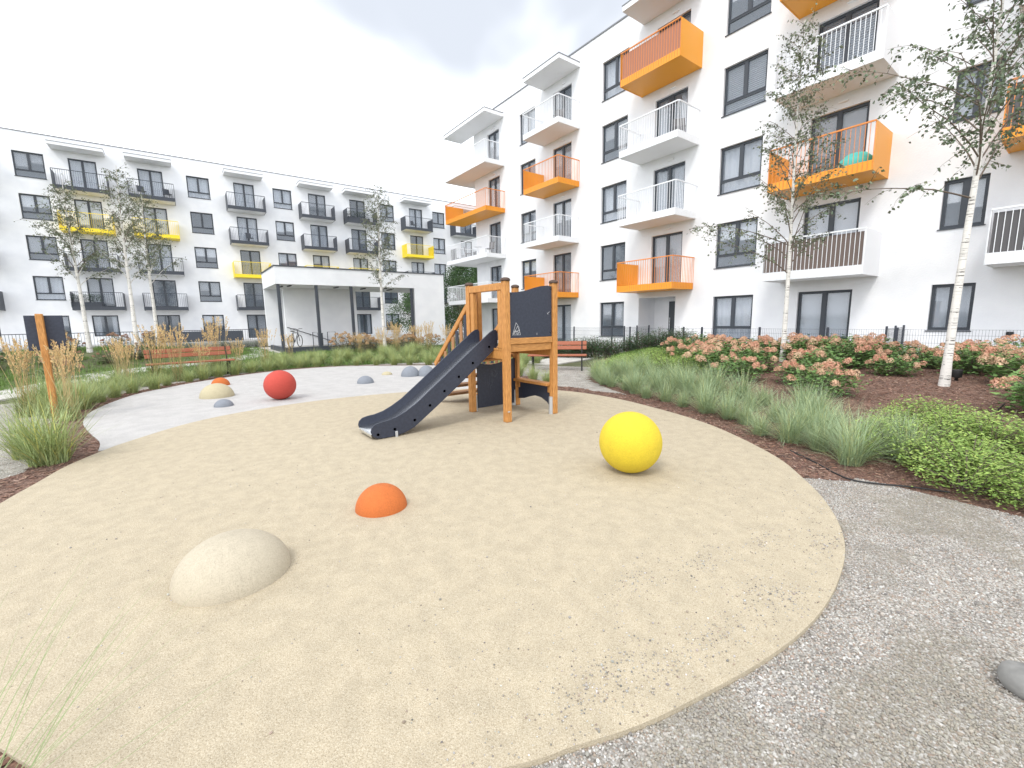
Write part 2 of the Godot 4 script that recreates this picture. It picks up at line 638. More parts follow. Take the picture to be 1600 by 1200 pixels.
func build_ground() -> void:
	var b := MB.new()
	b.quad_out(Vector3(-200, -0.075, -220), Vector3(200, -0.075, -220), Vector3(200, -0.075, 120), Vector3(-200, -0.075, 120), Vector3(0, -5, 0))
	setting("ground", b.mesh(), M.soil)

	var right := V([4.96, -8.34, 5.85, -7.6, 6.35, -6.6, 6.45, -5.7, 6.32, -4.72, 5.86, -3.27, 5.08, -2.07, 4.42, -1.46, 3.89, -1.10, 3.36, -0.86, 2.83, -0.74, 2.36, -0.70, 1.93, -0.73, 1.53, -0.80, 1.22, -0.87, 0.97, -0.96, 0.75, -1.04, 0.2, -1.32, -0.3, -1.72, -0.68, -2.22, -1.1, -3.0, -1.38, -4.0, -1.5, -4.9, -1.42, -5.54, -1.29, -6.1, -1.18, -6.57])
	var seam := V([-0.98, -7.06, -0.73, -7.50, -0.03, -8.34, 0.90, -8.83, 2.26, -9.05, 3.79, -8.82])
	beige_poly = smooth_closed(seam + right, 6)
	setting("rubber_ground_sand", slab(beige_poly, 0.0, 0.07), M.rubber_sand)
	var outer := V([6.0, -8.0, 6.7, -9.6, 7.2, -11.4, 6.96, -13.37, 5.83, -14.53, 4.7, -15.5, 3.63, -15.89, 2.6, -15.85, 1.68, -15.53, 0.85, -14.95, 0.05, -14.20, -0.5, -13.5, -0.96, -12.81, -1.32, -11.60, -1.47, -10.53, -1.42, -9.53, -1.23, -8.58, -1.03, -7.76, -0.98, -7.2])
	var inner := V([-0.6, -7.2, 0.2, -8.0, 1.1, -8.5, 2.3, -8.7, 3.7, -8.5, 5.0, -8.0])
	white_poly = smooth_open(outer, 5)
	white_poly.append_array(PackedVector2Array(inner))
	setting("rubber_ground_white", slab(white_poly, -0.004, 0.06), M.rubber_white)

	gravel_poly = PackedVector2Array(V([4.9, 8, 4.9, -0.2, 4.95, -1.0, 4.9, -1.46, 5.51, -2.25, 6.33, -3.54, 6.79, -5.07, 7.4, -6.4, 8.1, -7.6, 9.2, -8.5, 10.4, -9.4, 9.4, -11.2, 8.2, -13.4, 7.0, -15.2, 4.0, -16.3, 1.0, -16.1, -1.5, -14.2, -3.0, -13.2, -7.0, -12.0, -9.0, -8.0, -9.0, 8.0]))
	setting("gravel_ground", slab(gravel_poly, -0.025, 0.03), M.gravel_sheet)
	# bark mulch between the rubber and the planting
	var edge_r := smooth_open(V([7.0, -9.4, 6.3, -8.1, 6.42, -6.9, 6.5, -5.7, 6.38, -4.72, 5.92, -3.25, 5.14, -2.05, 4.55, -1.55]), 4)
	var edge_l := smooth_open(V([0.6, -1.12, 0.2, -1.32, -0.3, -1.72, -0.68, -2.22, -1.1, -3.0, -1.38, -4.0, -1.5, -4.9, -1.42, -5.54, -1.29, -6.1, -1.18, -6.57, -1.0, -7.06, -1.05, -7.76, -1.25, -8.58, -1.44, -9.53, -1.49, -10.53, -1.34, -11.6, -0.98, -12.81, 0.03, -14.2, 1.66, -15.55, 3.63, -15.93, 5.85, -14.58, 7.0, -13.37]), 4)
	mulch_polys = [strip(edge_r, -0.1, 0.42), strip(edge_l, -0.1, 0.40)]
	for p in mulch_polys:
		setting("mulch_ground", slab(p, -0.016, 0.03), M.mulch_sheet)
	# pale paths
	for p in [V([-9, -12.6, -6.5, -12.9, -4.3, -14.2, -3.0, -16.2, -2.3, -19.0, -0.6, -21.2, 1.6, -23.2, 3.0, -25.6, 3.8, -28.5, 4.0, -33.0]), V([9.8, -11.8, 12.2, -12.4, 14.6, -13.2, 17.4, -13.5])]:
		setting("path", slab(strip(smooth_open(p, 5), -0.75, 0.75), -0.03, 0.04), M.path_sheet)
	# right-hand planted bed, rising towards the block
	bed_poly = PackedVector2Array(V([4.9, 12, 4.9, -0.2, 4.95, -1.0, 4.9, -1.46, 5.51, -2.25, 6.33, -3.54, 6.79, -5.07, 7.4, -6.4, 8.1, -7.6, 9.2, -8.5, 10.6, -9.6, 13.0, -11.3, 26, -12.6, 26, 12]))
	b = MB.new()
	var st := 0.3
	var hs := {}
	for i in range(0, 45):
		for j in range(0, 62):
			hs[Vector2i(i, j)] = bed_h(4.4 + i * st, -12.6 + j * st)
	var nrm := func(i: int, j: int) -> Vector3:
		var l: float = hs[Vector2i(maxi(i - 1, 0), j)]
		var r: float = hs[Vector2i(mini(i + 1, 44), j)]
		var u: float = hs[Vector2i(i, maxi(j - 1, 0))]
		var d: float = hs[Vector2i(i, mini(j + 1, 61))]
		return Vector3(l - r, 2.0 * st, u - d).normalized()
	for i in 44:
		for j in 61:
			var p := []
			var q := []
			for k in [[0, 0], [1, 0], [1, 1], [0, 1]]:
				var key := Vector2i(i + k[0], j + k[1])
				p.append(Vector3(4.4 + key.x * st, hs[key], -12.6 + key.y * st))
				q.append(nrm.call(key.x, key.y))
			if maxf(maxf(p[0].y, p[1].y), maxf(p[2].y, p[3].y)) <= -0.029: continue
			b.tri_n(p[0], p[1], p[2], q[0], q[1], q[2])
			b.tri_n(p[0], p[2], p[3], q[0], q[2], q[3])
	setting("planting_bed_ground", b.mesh(), M.mulch_sheet)
	# paved strip between the fence and the right-hand block
	b = MB.new()
	b.box(Vector3(15.75, 0.0, -12.2), Vector3(17.49, 0.37, 6.0))
	setting("pavement", b.mesh(), M.concrete)
	# mound before the left-hand block
	b = MB.new()
	for i in 26:
		for j in 22:
			var p := []
			for k in [[0, 0], [1, 0], [1, 1], [0, 1]]:
				var x: float = -10.0 + (i + k[0]) * 0.5
				var z: float = -32.5 + (j + k[1]) * 0.5
				p.append(Vector3(x, mound_h(x, z) - 0.02, z))
			b.quad_out(p[0], p[1], p[2], p[3], (p[0] + p[2]) / 2 - Vector3(0, 1, 0))
	setting("mound_ground", b.mesh(), M.soil)

# ------------------------------------------------------------------ facades
func wall_with_holes(b: MB, x0: float, x1: float, y0: float, y1: float, holes: Array, reveal: float) -> void:
	var xs := [x0, x1]
	var ys := [y0, y1]
	for h in holes:
		for k in [h[0], h[1]]:
			if not xs.has(k): xs.append(k)
		for k in [h[2], h[3]]:
			if not ys.has(k): ys.append(k)
	xs.sort(); ys.sort()
	var back := Vector3(0, 0, -100)
	for i in xs.size() - 1:
		for j in ys.size() - 1:
			var c := Vector2((xs[i] + xs[i + 1]) / 2, (ys[j] + ys[j + 1]) / 2)
			var hit := false
			for h in holes:
				if c.x > h[0] and c.x < h[1] and c.y > h[2] and c.y < h[3]:
					hit = true
					break
			if not hit:
				b.quad_out(Vector3(xs[i], ys[j], 0), Vector3(xs[i + 1], ys[j], 0), Vector3(xs[i + 1], ys[j + 1], 0), Vector3(xs[i], ys[j + 1], 0), Vector3(c.x, c.y, -100))
				b.quad_out(Vector3(xs[i], ys[j], -reveal), Vector3(xs[i + 1], ys[j], -reveal), Vector3(xs[i + 1], ys[j + 1], -reveal), Vector3(xs[i], ys[j + 1], -reveal), Vector3(c.x, c.y, 100))
	for h in holes:
		var m := Vector3((h[0] + h[1]) / 2, (h[2] + h[3]) / 2, -reveal / 2)
		var q := [Vector3(h[0], h[2], 0), Vector3(h[1], h[2], 0), Vector3(h[1], h[3], 0), Vector3(h[0], h[3], 0)]
		var off := Vector3(0, 0, -reveal)
		for k in 4:
			var a: Vector3 = q[k]
			var d: Vector3 = q[(k + 1) % 4]
			var mid := (a + d) / 2 + off / 2
			b.quad_out(a, d, d + off, a + off, mid * 2.0 - m)

# a glazed unit: kind "window" (two casements over a fixed light), "door" (two tall leaves), "plain"
func glazed(parent: Node, called: String, x0: float, x1: float, y0: float, y1: float, kind: String, dress: int) -> void:
	var w := x1 - x0
	var h := y1 - y0
	var key := "%s_%.2f_%.2f" % [kind, w, h]
	var fw := 0.058
	if not mesh_cache.has(key):
		var b := MB.new()
		var g := []
		var z0 := -0.17
		var z1 := -0.10
		b.box(Vector3(0, 0, z0), Vector3(fw, h, z1)); b.box(Vector3(w - fw, 0, z0), Vector3(w, h, z1))
		b.box(Vector3(fw, 0, z0), Vector3(w - fw, fw, z1)); b.box(Vector3(fw, h - fw, z0), Vector3(w - fw, h, z1))
		var low := fw
		if kind == "window":
			low = 0.27 * h
			b.box(Vector3(fw, low - fw * 0.6, z0 + 0.002), Vector3(w - fw, low + fw * 0.6, z1 - 0.002))
			g.append([fw, w - fw, fw, low - fw * 0.6])
			low += fw * 0.6
		var mid := w * 0.5
		b.box(Vector3(mid - 0.048, low, z0 + 0.003), Vector3(mid + 0.048, h - fw, z1 + 0.012))
		for s in [[fw, mid - 0.048], [mid + 0.048, w - fw]]:
			# sash rim inside the frame
			b.box(Vector3(s[0], low, z0 + 0.01), Vector3(s[0] + 0.024, h - fw, z1 + 0.010)); b.box(Vector3(s[1] - 0.024, low, z0 + 0.01), Vector3(s[1], h - fw, z1 + 0.010))
			b.box(Vector3(s[0] + 0.024, low, z0 + 0.01), Vector3(s[1] - 0.024, low + 0.03, z1 + 0.009)); b.box(Vector3(s[0] + 0.024, h - fw - 0.03, z0 + 0.01), Vector3(s[1] - 0.024, h - fw, z1 + 0.009))
			g.append([s[0] + 0.024, s[1] - 0.024, low + 0.03, h - fw - 0.03])
		var panes := []
		for q in g:
			var p := MB.new()
			for zz in [-0.126, -0.144]:
				p.quad_out(Vector3(q[0], q[2], zz), Vector3(q[1], q[2], zz), Vector3(q[1], q[3], zz), Vector3(q[0], q[3], zz), Vector3(q[0], q[2], -9))
			panes.append(p.mesh())
		var s := MB.new()
		s.box(Vector3(-0.03, -0.03, -0.16), Vector3(w + 0.03, -0.002, 0.035))
		mesh_cache[key] = [b.mesh(), panes, s.mesh(), g]
	var c: Array = mesh_cache[key]
	var o := Node3D.new()
	o.name = called
	parent.add_child(o, true)
	o.position = Vector3(x0, y0, 0)
	part(o, "frame", c[0], M.frame_dark)
	for p in c[1]:
		part(o, "pane", p, M.glass)
	if kind != "door":
		part(o, "sill", c[2], M.frame_dark)
	# what hangs behind the glass
	if dress == 0: return
	var d := MB.new()
	var dm: Material = M.blind_white
	if dress == 1 or dress == 2:        # roller blinds drawn part of the way
		for q in c[3].slice(-2):
			var drop: float = (q[3] - q[2]) * rng.randf_range(0.35, 1.0)
			d.box(Vector3(q[0], q[3] - drop, -0.215), Vector3(q[1], q[3], -0.205))
		if dress == 2: dm = M.blind_grey
	elif dress == 3:                    # folded curtains at the sides
		for s in [[0.05, w * rng.randf_range(0.22, 0.45)], [w * rng.randf_range(0.55, 0.75), w - 0.05]]:
			folds(d, s[0], s[1], 0.03, h - 0.05, -0.32)
		dm = M.curtain_cloth
	elif dress == 4:                    # net curtain across
		folds(d, 0.05, w - 0.05, 0.03, h - 0.05, -0.32)
		dm = M.curtain_cloth
	elif dress == 5:                    # slatted blind
		var y := h - 0.1
		while y > h * 0.12:
			d.cbox(Transform3D(Basis(Vector3(1, 0, 0), 0.7), Vector3(w / 2, y, -0.23)), Vector3(w - 0.2, 0.004, 0.055), 0.0)
			y -= 0.07
	part(o, "slatted_blind" if dress == 5 else ("blind" if dress < 3 else "curtain"), d.mesh(), dm)

func folds(d: MB, x0: float, x1: float, y0: float, y1: float, z: float) -> void:
	var n := int((x1 - x0) / 0.035)
	var pr := Vector3(x0, 0, z)
	for i in n:
		var x := x0 + (x1 - x0) * (i + 1) / n
		var q := Vector3(x, 0, z + 0.03 * sin(x * 24.0) + 0.015 * sin(x * 11.0))
		d.quad(pr + Vector3(0, y0, 0), q + Vector3(0, y0, 0), q + Vector3(0, y1, 0), pr + Vector3(0, y1, 0))
		pr = q

func bars(b: MB, a: Vector3, e: Vector3, y0: float, y1: float, gap: float, w: float, depth: float) -> void:
	var n := int(round(a.distance_to(e) / gap))
	var dir := (e - a).normalized()
	var across := Vector3(-dir.z, 0, dir.x)
	for i in n + 1:
		var p := a.lerp(e, float(i) / n)
		b.cbox(Transform3D(Basis(dir, Vector3.UP, dir.cross(Vector3.UP)), Vector3(p.x, (y0 + y1) / 2, p.z)), Vector3(w, y1 - y0, depth), 0.0)
	b.cbox(Transform3D(Basis(dir, Vector3.UP, dir.cross(Vector3.UP)), (a + e) / 2 + Vector3(0, y1 + 0.02, 0)), Vector3(a.distance_to(e) + depth, 0.04, 0.045), 0.0)

# balcony: slab with a fascia, railing of flat bars, ends solid or barred
func balcony(parent: Node, x0: float, x1: float, y: float, depth: float, metal: String, bar_m: String, left_solid: bool, right_solid: bool, screen := "", rail := 1.32, fas := 0.27, wrap := 0.0) -> void:
	var o := Node3D.new()
	o.name = "balcony"
	parent.add_child(o, true)
	o.position = Vector3(x0, y, 0)
	var w := x1 - x0
	var b := MB.new()
	b.box(Vector3(0.03, 0.015, 0.0), Vector3(w - 0.03, 0.20, depth - 0.03))
	if wrap > 0.0: b.box(Vector3(0.03, 0.015, -2.2), Vector3(wrap, 0.20, -0.003))
	part(o, "slab", b.mesh(), M[metal] if metal != "white_metal" and metal != "anthracite" else M.soffit_white)
	b = MB.new()
	b.box(Vector3(0, 0, depth - 0.03), Vector3(w, fas, depth))
	b.box(Vector3(0, 0, -2.2 if wrap > 0.0 else 0.0), Vector3(0.03, fas, depth - 0.03)); b.box(Vector3(w - 0.03, 0, 0.0), Vector3(w, fas, depth - 0.03))
	part(o, "fascia", b.mesh(), M[metal])
	b = MB.new()
	bars(b, Vector3(0.02, 0, depth + 0.008), Vector3(w - 0.02, 0, depth + 0.008), 0.03, rail - 0.04, 0.115, 0.014, 0.012)
	if not right_solid:
		bars(b, Vector3(w + 0.008, 0, 0.02), Vector3(w + 0.008, 0, depth - 0.02), 0.03, rail - 0.04, 0.115, 0.014, 0.012)
	if not left_solid:
		bars(b, Vector3(-0.008, 0, -2.2 if wrap > 0.0 else 0.02), Vector3(-0.008, 0, depth - 0.02), 0.03, rail - 0.04, 0.115, 0.014, 0.012)
	var r := part(o, "railing", b.mesh(), M[bar_m])
	r.set_meta("kind", "stuff")
	if left_solid or right_solid:
		for s in [0, 1]:
			if not [left_solid, right_solid][s]: continue
			b = MB.new()
			var sx := 0.005 if s == 0 else w - 0.005
			b.prism(PackedVector2Array([Vector2(0.0, fas), Vector2(depth, fas), Vector2(depth, rail - 0.02), Vector2(0, rail - 0.02)]), Transform3D(Basis(Vector3(0, 0, 1), Vector3(0, 1, 0), Vector3(-1, 0, 0)), Vector3(sx, 0, 0)), 0.012)
			part(o, "side_panel", b.mesh(), M[metal])
	if screen:
		b = MB.new()
		b.box(Vector3(0.06, fas + 0.01, depth - 0.055), Vector3(w - 0.06, rail - 0.10, depth - 0.045))
		part(o, "privacy_screen", b.mesh(), M[screen])

func canopy(parent: Node, x0: float, x1: float, y: float, depth: float) -> void:
	var b := MB.new()
	b.box(Vector3(x0, y, 0), Vector3(x1, y + 0.20, depth))
	var o := part(parent, "canopy", b.mesh(), M.soffit_white)
	b = MB.new()
	b.box(Vector3(x0 - 0.02, y + 0.202, 0.0), Vector3(x1 + 0.02, y + 0.235, depth + 0.02))
	part(o, "coping", b.mesh(), M.coping)

func shell(parent: Node, x0: float, x1: float, y1: float, depth: float, holes: Array, floors: Array, cuts: Array) -> void:
	var b := MB.new()
	wall_with_holes(b, x0, x1, -0.3, y1, holes, 0.28)
	part(parent, "facade_wall", b.mesh(), M.white_render)
	b = MB.new()
	b.box(Vector3(x0, -0.3, -depth), Vector3(x0 + 0.3, y1, -0.281)); b.box(Vector3(x1 - 0.3, -0.3, -depth), Vector3(x1, y1, -0.281))
	b.box(Vector3(x0 + 0.301, -0.3, -depth), Vector3(x1 - 0.301, y1, -depth + 0.3))
	part(parent, "outer_wall", b.mesh(), M.white_render)
	b = MB.new()
	b.box(Vector3(x0 + 0.302, y1 - 0.55, -depth + 0.302), Vector3(x1 - 0.302, y1 - 0.25, -0.283))
	part(parent, "roof", b.mesh(), M.coping)
	b = MB.new()
	b.box(Vector3(x0 - 0.04, y1 + 0.002, -0.32), Vector3(x1 + 0.04, y1 + 0.06, 0.04))
	b.box(Vector3(x0 - 0.04, y1 + 0.002, -depth - 0.04), Vector3(x0 + 0.34, y1 + 0.06, -0.321))
	part(parent, "roof_coping", b.mesh(), M.coping)
	b = MB.new()
	for f in floors:
		b.box(Vector3(x0 + 0.304, f - 0.26, -4.6), Vector3(x1 - 0.304, f - 0.02, -0.285))
	b.box(Vector3(x0 + 0.304, -0.3, -4.75), Vector3(x1 - 0.304, y1 - 0.56, -4.602))
	for c in cuts:
		for k in floors.size():
			var top: float = floors[k + 1] - 0.262 if k + 1 < floors.size() else y1 - 0.56
			b.box(Vector3(c - 0.08, floors[k] - 0.018, -4.6), Vector3(c + 0.08, top, -0.285))
	part(parent, "interior_wall", b.mesh(), M.interior)

func build_right_block() -> void:
	var o := thing("apartment_building", "white five-storey block with white and orange balconies, right of the slide", "building", Vector3(17.5, 0, 0), -PI / 2)
	var tops := [2.31, 5.15, 7.98, 10.84, 13.68]
	var soff := [0.0, 2.66, 5.53, 8.40, 11.25]
	var holes := []
	var units := []
	var wins := [[-22.30, -20.86], [-15.74, -14.17], [-9.63, -8.05]]
	var doors := [[-25.82, -24.48], [-19.33, -17.87], [-12.68, -11.13], [-6.53, -4.95], [-1.15, 0.42]]
	for k in 5:
		var t: float = tops[k]
		for w in wins: units.append([w[0], w[1], t - 1.72, t, "window"])
		units.append([-3.06, -2.17, t - 1.31, t, "plain"])
		units.append([2.6, 4.17, t - 1.72, t, "window"])
		for d in doors:
			if k == 0 and d[0] == -12.68: continue
			units.append([d[0], d[1], (soff[k] + 0.27) if k > 0 else 0.12, t, "door"])
	for u in units: holes.append([u[0], u[1], u[2], u[3]])
	var recess := [-13.30, -11.36, 0.1, 2.42]
	holes.append(recess)
	shell(o, -27.5, 8.0, 15.0, 12.0, holes, [0.1, 2.94, 5.80, 8.66, 11.52], [-23.3, -16.8, -13.6, -10.6, -7.3, -4.0, 1.5])
	var pick := [0, 1, 2, 3, 4, 1, 0, 5, 3, 2, 1, 4]
	for i in units.size():
		var u: Array = units[i]
		var dress: int = pick[rng.randi() % pick.size()]
		if u[0] == -6.53 and u[2] < 0.5: dress = 1
		if u[0] == -6.53 and u[2] > 8.0 and u[2] < 9.0: dress = 5
		if u[0] == -9.63 and u[3] == 10.84: dress = 5
		glazed(o, "balcony_door" if u[4] == "door" else "window", u[0], u[1], u[2], u[3], u[4], dress)
	# recessed entrance under the fourth balcony row
	var b := MB.new()
	b.box(Vector3(-13.45, 0.0, -1.25), Vector3(-13.302, 2.56, -0.286)); b.box(Vector3(-11.358, 0.0, -1.25), Vector3(-11.21, 2.56, -0.286))
	b.box(Vector3(-13.30, 2.422, -1.25), Vector3(-11.36, 2.56, -0.286)); b.box(Vector3(-13.45, 0.0, -1.40), Vector3(-11.21, 2.56, -1.252))
	part(o, "entrance_recess", b.mesh(), M.white_render)
	b = MB.new()
	b.box(Vector3(-12.46, 0.12, -1.25), Vector3(-11.48, 2.25, -1.20))
	var dr := part(o, "entrance_door", b.mesh(), M.frame_dark)
	b = MB.new()
	b.tube([Vector3(-12.36, 0.9, -1.15), Vector3(-12.36, 1.5, -1.15)], [0.014, 0.014], 8)
	part(dr, "handle", b.mesh(), M.steel)
	# balconies: [x0, x1, per storey 2..5: metal]
	var rows := [
		[-29.2, -23.95, "w", "w", "o", "w", false],
		[-20.13, -17.28, "o", "w", "o", "w", false],
		[-13.40, -10.55, "o", "w", "w", "o", false],
		[-7.12, -4.32, "w", "o", "w", "o", true],
		[-1.90, 0.95, "w", "o", "w", "o", true]]
	for r in rows:
		for k in range(1, 5):
			var orange: bool = r[1 + k] == "o"
			var screen := ""
			if r[0] == -13.40 and k == 4: screen = "screen_rust"
			if r[0] == -7.12 and k == 1: screen = "screen_brown"
			if r[0] == -1.90 and k <= 2: screen = "screen_grey"
			balcony(o, r[0], r[1], soff[k], 1.5, "orange_metal" if orange else "white_metal", "orange_bar" if orange else "white_metal", orange or r[6], r[6] or screen == "screen_rust", screen, 1.32, 0.27, 1.69 if r[0] == -29.2 and not orange else 0.0)
		canopy(o, r[0], r[1], 14.18, 1.45)
	# small lamps over the balcony doors
	b = MB.new()
	b.cbox(Transform3D(Basis(), Vector3.ZERO), Vector3(0.26, 0.06, 0.07), 0.015)
	var lm := b.mesh()
	for d in doors:
		for k in range(1, 5):
			part(o, "wall_lamp", lm, M.white_metal, Vector3((d[0] + d[1]) / 2 + 0.1, tops[k] + 0.20, 0.037))

func build_left_block() -> void:
	var o := thing("apartment_building", "white five-storey block with anthracite and yellow balconies, left behind the pavilion", "building", Vector3(0, 0, -47), 0.0)
	var units := []
	var holes := []
	var wins := [[-8.40, -6.83], [1.46, 3.03], [7.87, 9.44], [17.92, 19.48], [24.06, 25.60], [31.0, 32.57], [-14.6, -13.03]]
	var doors := [[-5.58, -4.04], [-1.66, -0.10], [4.80, 6.37], [10.90, 12.47], [14.80, 16.36], [21.23, 22.80], [27.7, 29.27], [-12.0, -10.43]]
	for k in 5:
		var t := 2.38 + 2.873 * k
		for w in wins: units.append([w[0], w[1], t - 1.72, t, "window"])
		for d in doors:
			units.append([d[0], d[1], (t - 2.22) if k > 0 else (0.25 if d[0] > 4.0 else 0.75), t, "door"])
	for u in units: holes.append([u[0], u[1], u[2], u[3]])
	shell(o, -17.0, 36.0, 15.2, 12.0, holes, [0.2, 3.03, 5.90, 8.78, 11.65], [-9.5, -6.2, -3.0, 0.6, 3.9, 7.1, 10.2, 13.6, 17.1, 20.3, 23.4, 26.6, 30.0])
	var pick := [0, 1, 2, 2, 3, 4, 1, 0, 5, 0, 1, 4]
	for u in units:
		var dress: int = pick[rng.randi() % pick.size()]
		if u[0] == -5.58 and u[3] > 5.0 and u[3] < 5.5: dress = 5
		glazed(o, "balcony_door" if u[4] == "door" else "window", u[0], u[1], u[2], u[3], u[4], dress)
	var cols := [[-6.40, -3.45, "dyddd"], [-2.30, 0.55, "dyddd"], [4.10, 7.0, "ddydd"], [9.95, 12.95, "ddydd"], [14.1, 17.1, "ddydd"], [20.2, 23.4, "dyddd"], [26.3, 29.4, "ddddd"], [-13.0, -10.0, "ddddd"]]
	for c in cols:
		for k in range(1, 5):
			var ch: String = c[2][4 - k]
			var y := 2.74 + 2.868 * (k - 1)
			balcony(o, c[0], c[1], y, 1.3, "yellow_metal" if ch == "y" else "anthracite", "yellow_metal" if ch == "y" else "anthracite", true, true, "", 1.36, 0.28)
		canopy(o, c[0], c[1], 14.33, 1.25)

func build_pavilion() -> void:
	var o := thing("pavilion", "low white open pavilion with dark steel columns before the left block", "pavilion", Vector3(0, 0, -26), 0.0)
	var b := MB.new()
	b.box(Vector3(4.09, 3.57, -4.44), Vector3(13.92, 4.47, 0.0))
	part(o, "roof_box", b.mesh(), M.white_render)
	b = MB.new()
	b.box(Vector3(4.05, 4.472, -4.48), Vector3(13.96, 4.53, 0.04))
	part(o, "coping", b.mesh(), M.anthracite)
	b = MB.new()
	b.box(Vector3(11.86, -0.1, -0.30), Vector3(13.92, 3.568, -0.002)); b.box(Vector3(13.62, -0.1, -4.44), Vector3(13.92, 3.568, -0.301))
	part(o, "end_wall", b.mesh(), M.white_render)
	b = MB.new()
	b.box(Vector3(4.86, 0.182, -2.9), Vector3(9.03, 3.568, -2.65))
	part(o, "inner_wall", b.mesh(), M.white_render)
	b = MB.new()
	b.box(Vector3(4.09, 0.182, -4.44), Vector3(6.2, 3.568, -4.2))
	part(o, "back_wall", b.mesh(), M.white_render)
	b = MB.new()
	b.box(Vector3(4.35, -0.1, -4.3), Vector3(11.858, 0.18, 0.05))
	part(o, "floor_plinth", b.mesh(), M.concrete)
	b = MB.new()
	b.box(Vector3(4.18, -0.1, 0.052), Vector3(11.9, 0.235, 0.12)); b.box(Vector3(4.18, -0.1, -4.3), Vector3(4.348, 0.235, 0.05))
	part(o, "plinth_edge", b.mesh(), M.anthracite)
	for x in [4.22, 6.10, 7.99, 11.70]:
		b = MB.new()
		b.cbox(Transform3D(Basis(), Vector3(x, 1.87, -0.12)), Vector3(0.15, 3.39, 0.15), 0.01)
		part(o, "column", b.mesh(), M.anthracite)
	for p in [[4.9, -0.9], [4.6, -1.6], [7.4, -1.0], [9.1, -1.4], [10.2, -0.8], [10.9, -1.7]]:
		b = MB.new()
		b.cbox(Transform3D(Basis(), Vector3(p[0], 3.54, p[1])), Vector3(0.12, 0.055, 0.75), 0.01)
		part(o, "ceiling_lamp", b.mesh(), M.anthracite)
	b = MB.new()
	b.tube([Vector3(4.9, 1.29, -2.57), Vector3(7.35, 0.40, -2.57)], [0.022, 0.022], 8)
	for t in [0.08, 0.5, 0.9]:
		var p := Vector3(4.9, 1.29, -2.57).lerp(Vector3(7.35, 0.40, -2.57), t)
		b.tube([p, p + Vector3(0, -0.07, 0), p + Vector3(0, -0.07, -0.08)], [0.012, 0.012, 0.012], 6)
	part(o, "handrail", b.mesh(), M.anthracite)

func build_terrace() -> void:
	var o := thing("terrace_wall", "low pale concrete terrace wall with thin railing at the left block's foot", "wall", Vector3(0, 0, -34), 0.0)
	var b := MB.new()
	b.box(Vector3(-12, -0.2, -0.25), Vector3(4.6, 0.42, 0.0))
	part(o, "parapet", b.mesh(), M.concrete)
	b = MB.new()
	bars(b, Vector3(-12, 0, -0.12), Vector3(4.6, 0, -0.12), 0.42, 1.15, 0.13, 0.014, 0.014)
	part(o, "railing", b.mesh(), M.anthracite).set_meta("kind", "stuff")
	b = MB.new()
	b.box(Vector3(-14, -0.2, -46.9), Vector3(34, 0.12, -34.25))
	setting("terrace_ground", b.mesh(), M.concrete)
	b = MB.new()
	b.box(Vector3(-2.6, 0.12, -45.4), Vector3(4.2, 0.98, -45.1))
	single("planter", b.mesh(), M.anthracite, "long anthracite planter wall under the ground-floor windows of the left block", "planter")

func build_fences() -> void:
	var o := thing("wire_fence", "grey wire mesh garden fence along the right block", "fence", Vector3(15.5, 0, 0), 0.0)
	var zs := [-18.0, -15.6, -13.2, -12.2, -9.65, -8.9, -6.85, -4.9, -3.3, -1.0, 1.4, 3.8]
	for i in zs.size():
		var b := MB.new()
		b.cbox(Transform3D(Basis(), Vector3(0, 0.55, zs[i])), Vector3(0.045, 1.16, 0.065), 0.006)
		part(o, "post", b.mesh(), M.anthracite)
		if i + 1 < zs.size():
			b = MB.new()
			var z: float = zs[i] + 0.06
			while z < zs[i + 1] - 0.02:
				b.box(Vector3(-0.0285, 0.12, z - 0.002), Vector3(-0.0245, 1.08, z + 0.002))
				z += 0.055
			for y in [0.13, 0.33, 0.53, 0.73, 0.93, 1.075]:
				b.box(Vector3(-0.0335, y - 0.0025, zs[i]), Vector3(-0.0287, y + 0.0025, zs[i + 1]))
			part(o, "mesh_panel", b.mesh(), M.anthracite).set_meta("kind", "stuff")
	for z in [-3.55, -12.6]:
		var f := thing("wire_fence", "short dividing fence panel running to the block %s" % ("by the ground-floor glass door" if z == -3.55 else "by the recessed entrance"), "fence", Vector3(0, 0, z), 0.0)
		for x in [15.62, 16.5, 17.38]:
			var b := MB.new()
			b.cbox(Transform3D(Basis(), Vector3(x, 0.58, 0)), Vector3(0.065, 1.16, 0.045), 0.006)
			part(f, "post", b.mesh(), M.anthracite)
		var b := MB.new()
		var x := 15.66
		while x < 17.36:
			b.box(Vector3(x - 0.002, 0.15, 0.024), Vector3(x + 0.002, 1.1, 0.028))
			x += 0.055
		for y in [0.16, 0.36, 0.56, 0.76, 0.96, 1.095]:
			b.box(Vector3(15.6, y - 0.0025, 0.029), Vector3(17.4, y + 0.0025, 0.033))
		part(f, "mesh_panel", b.mesh(), M.anthracite).set_meta("kind", "stuff")

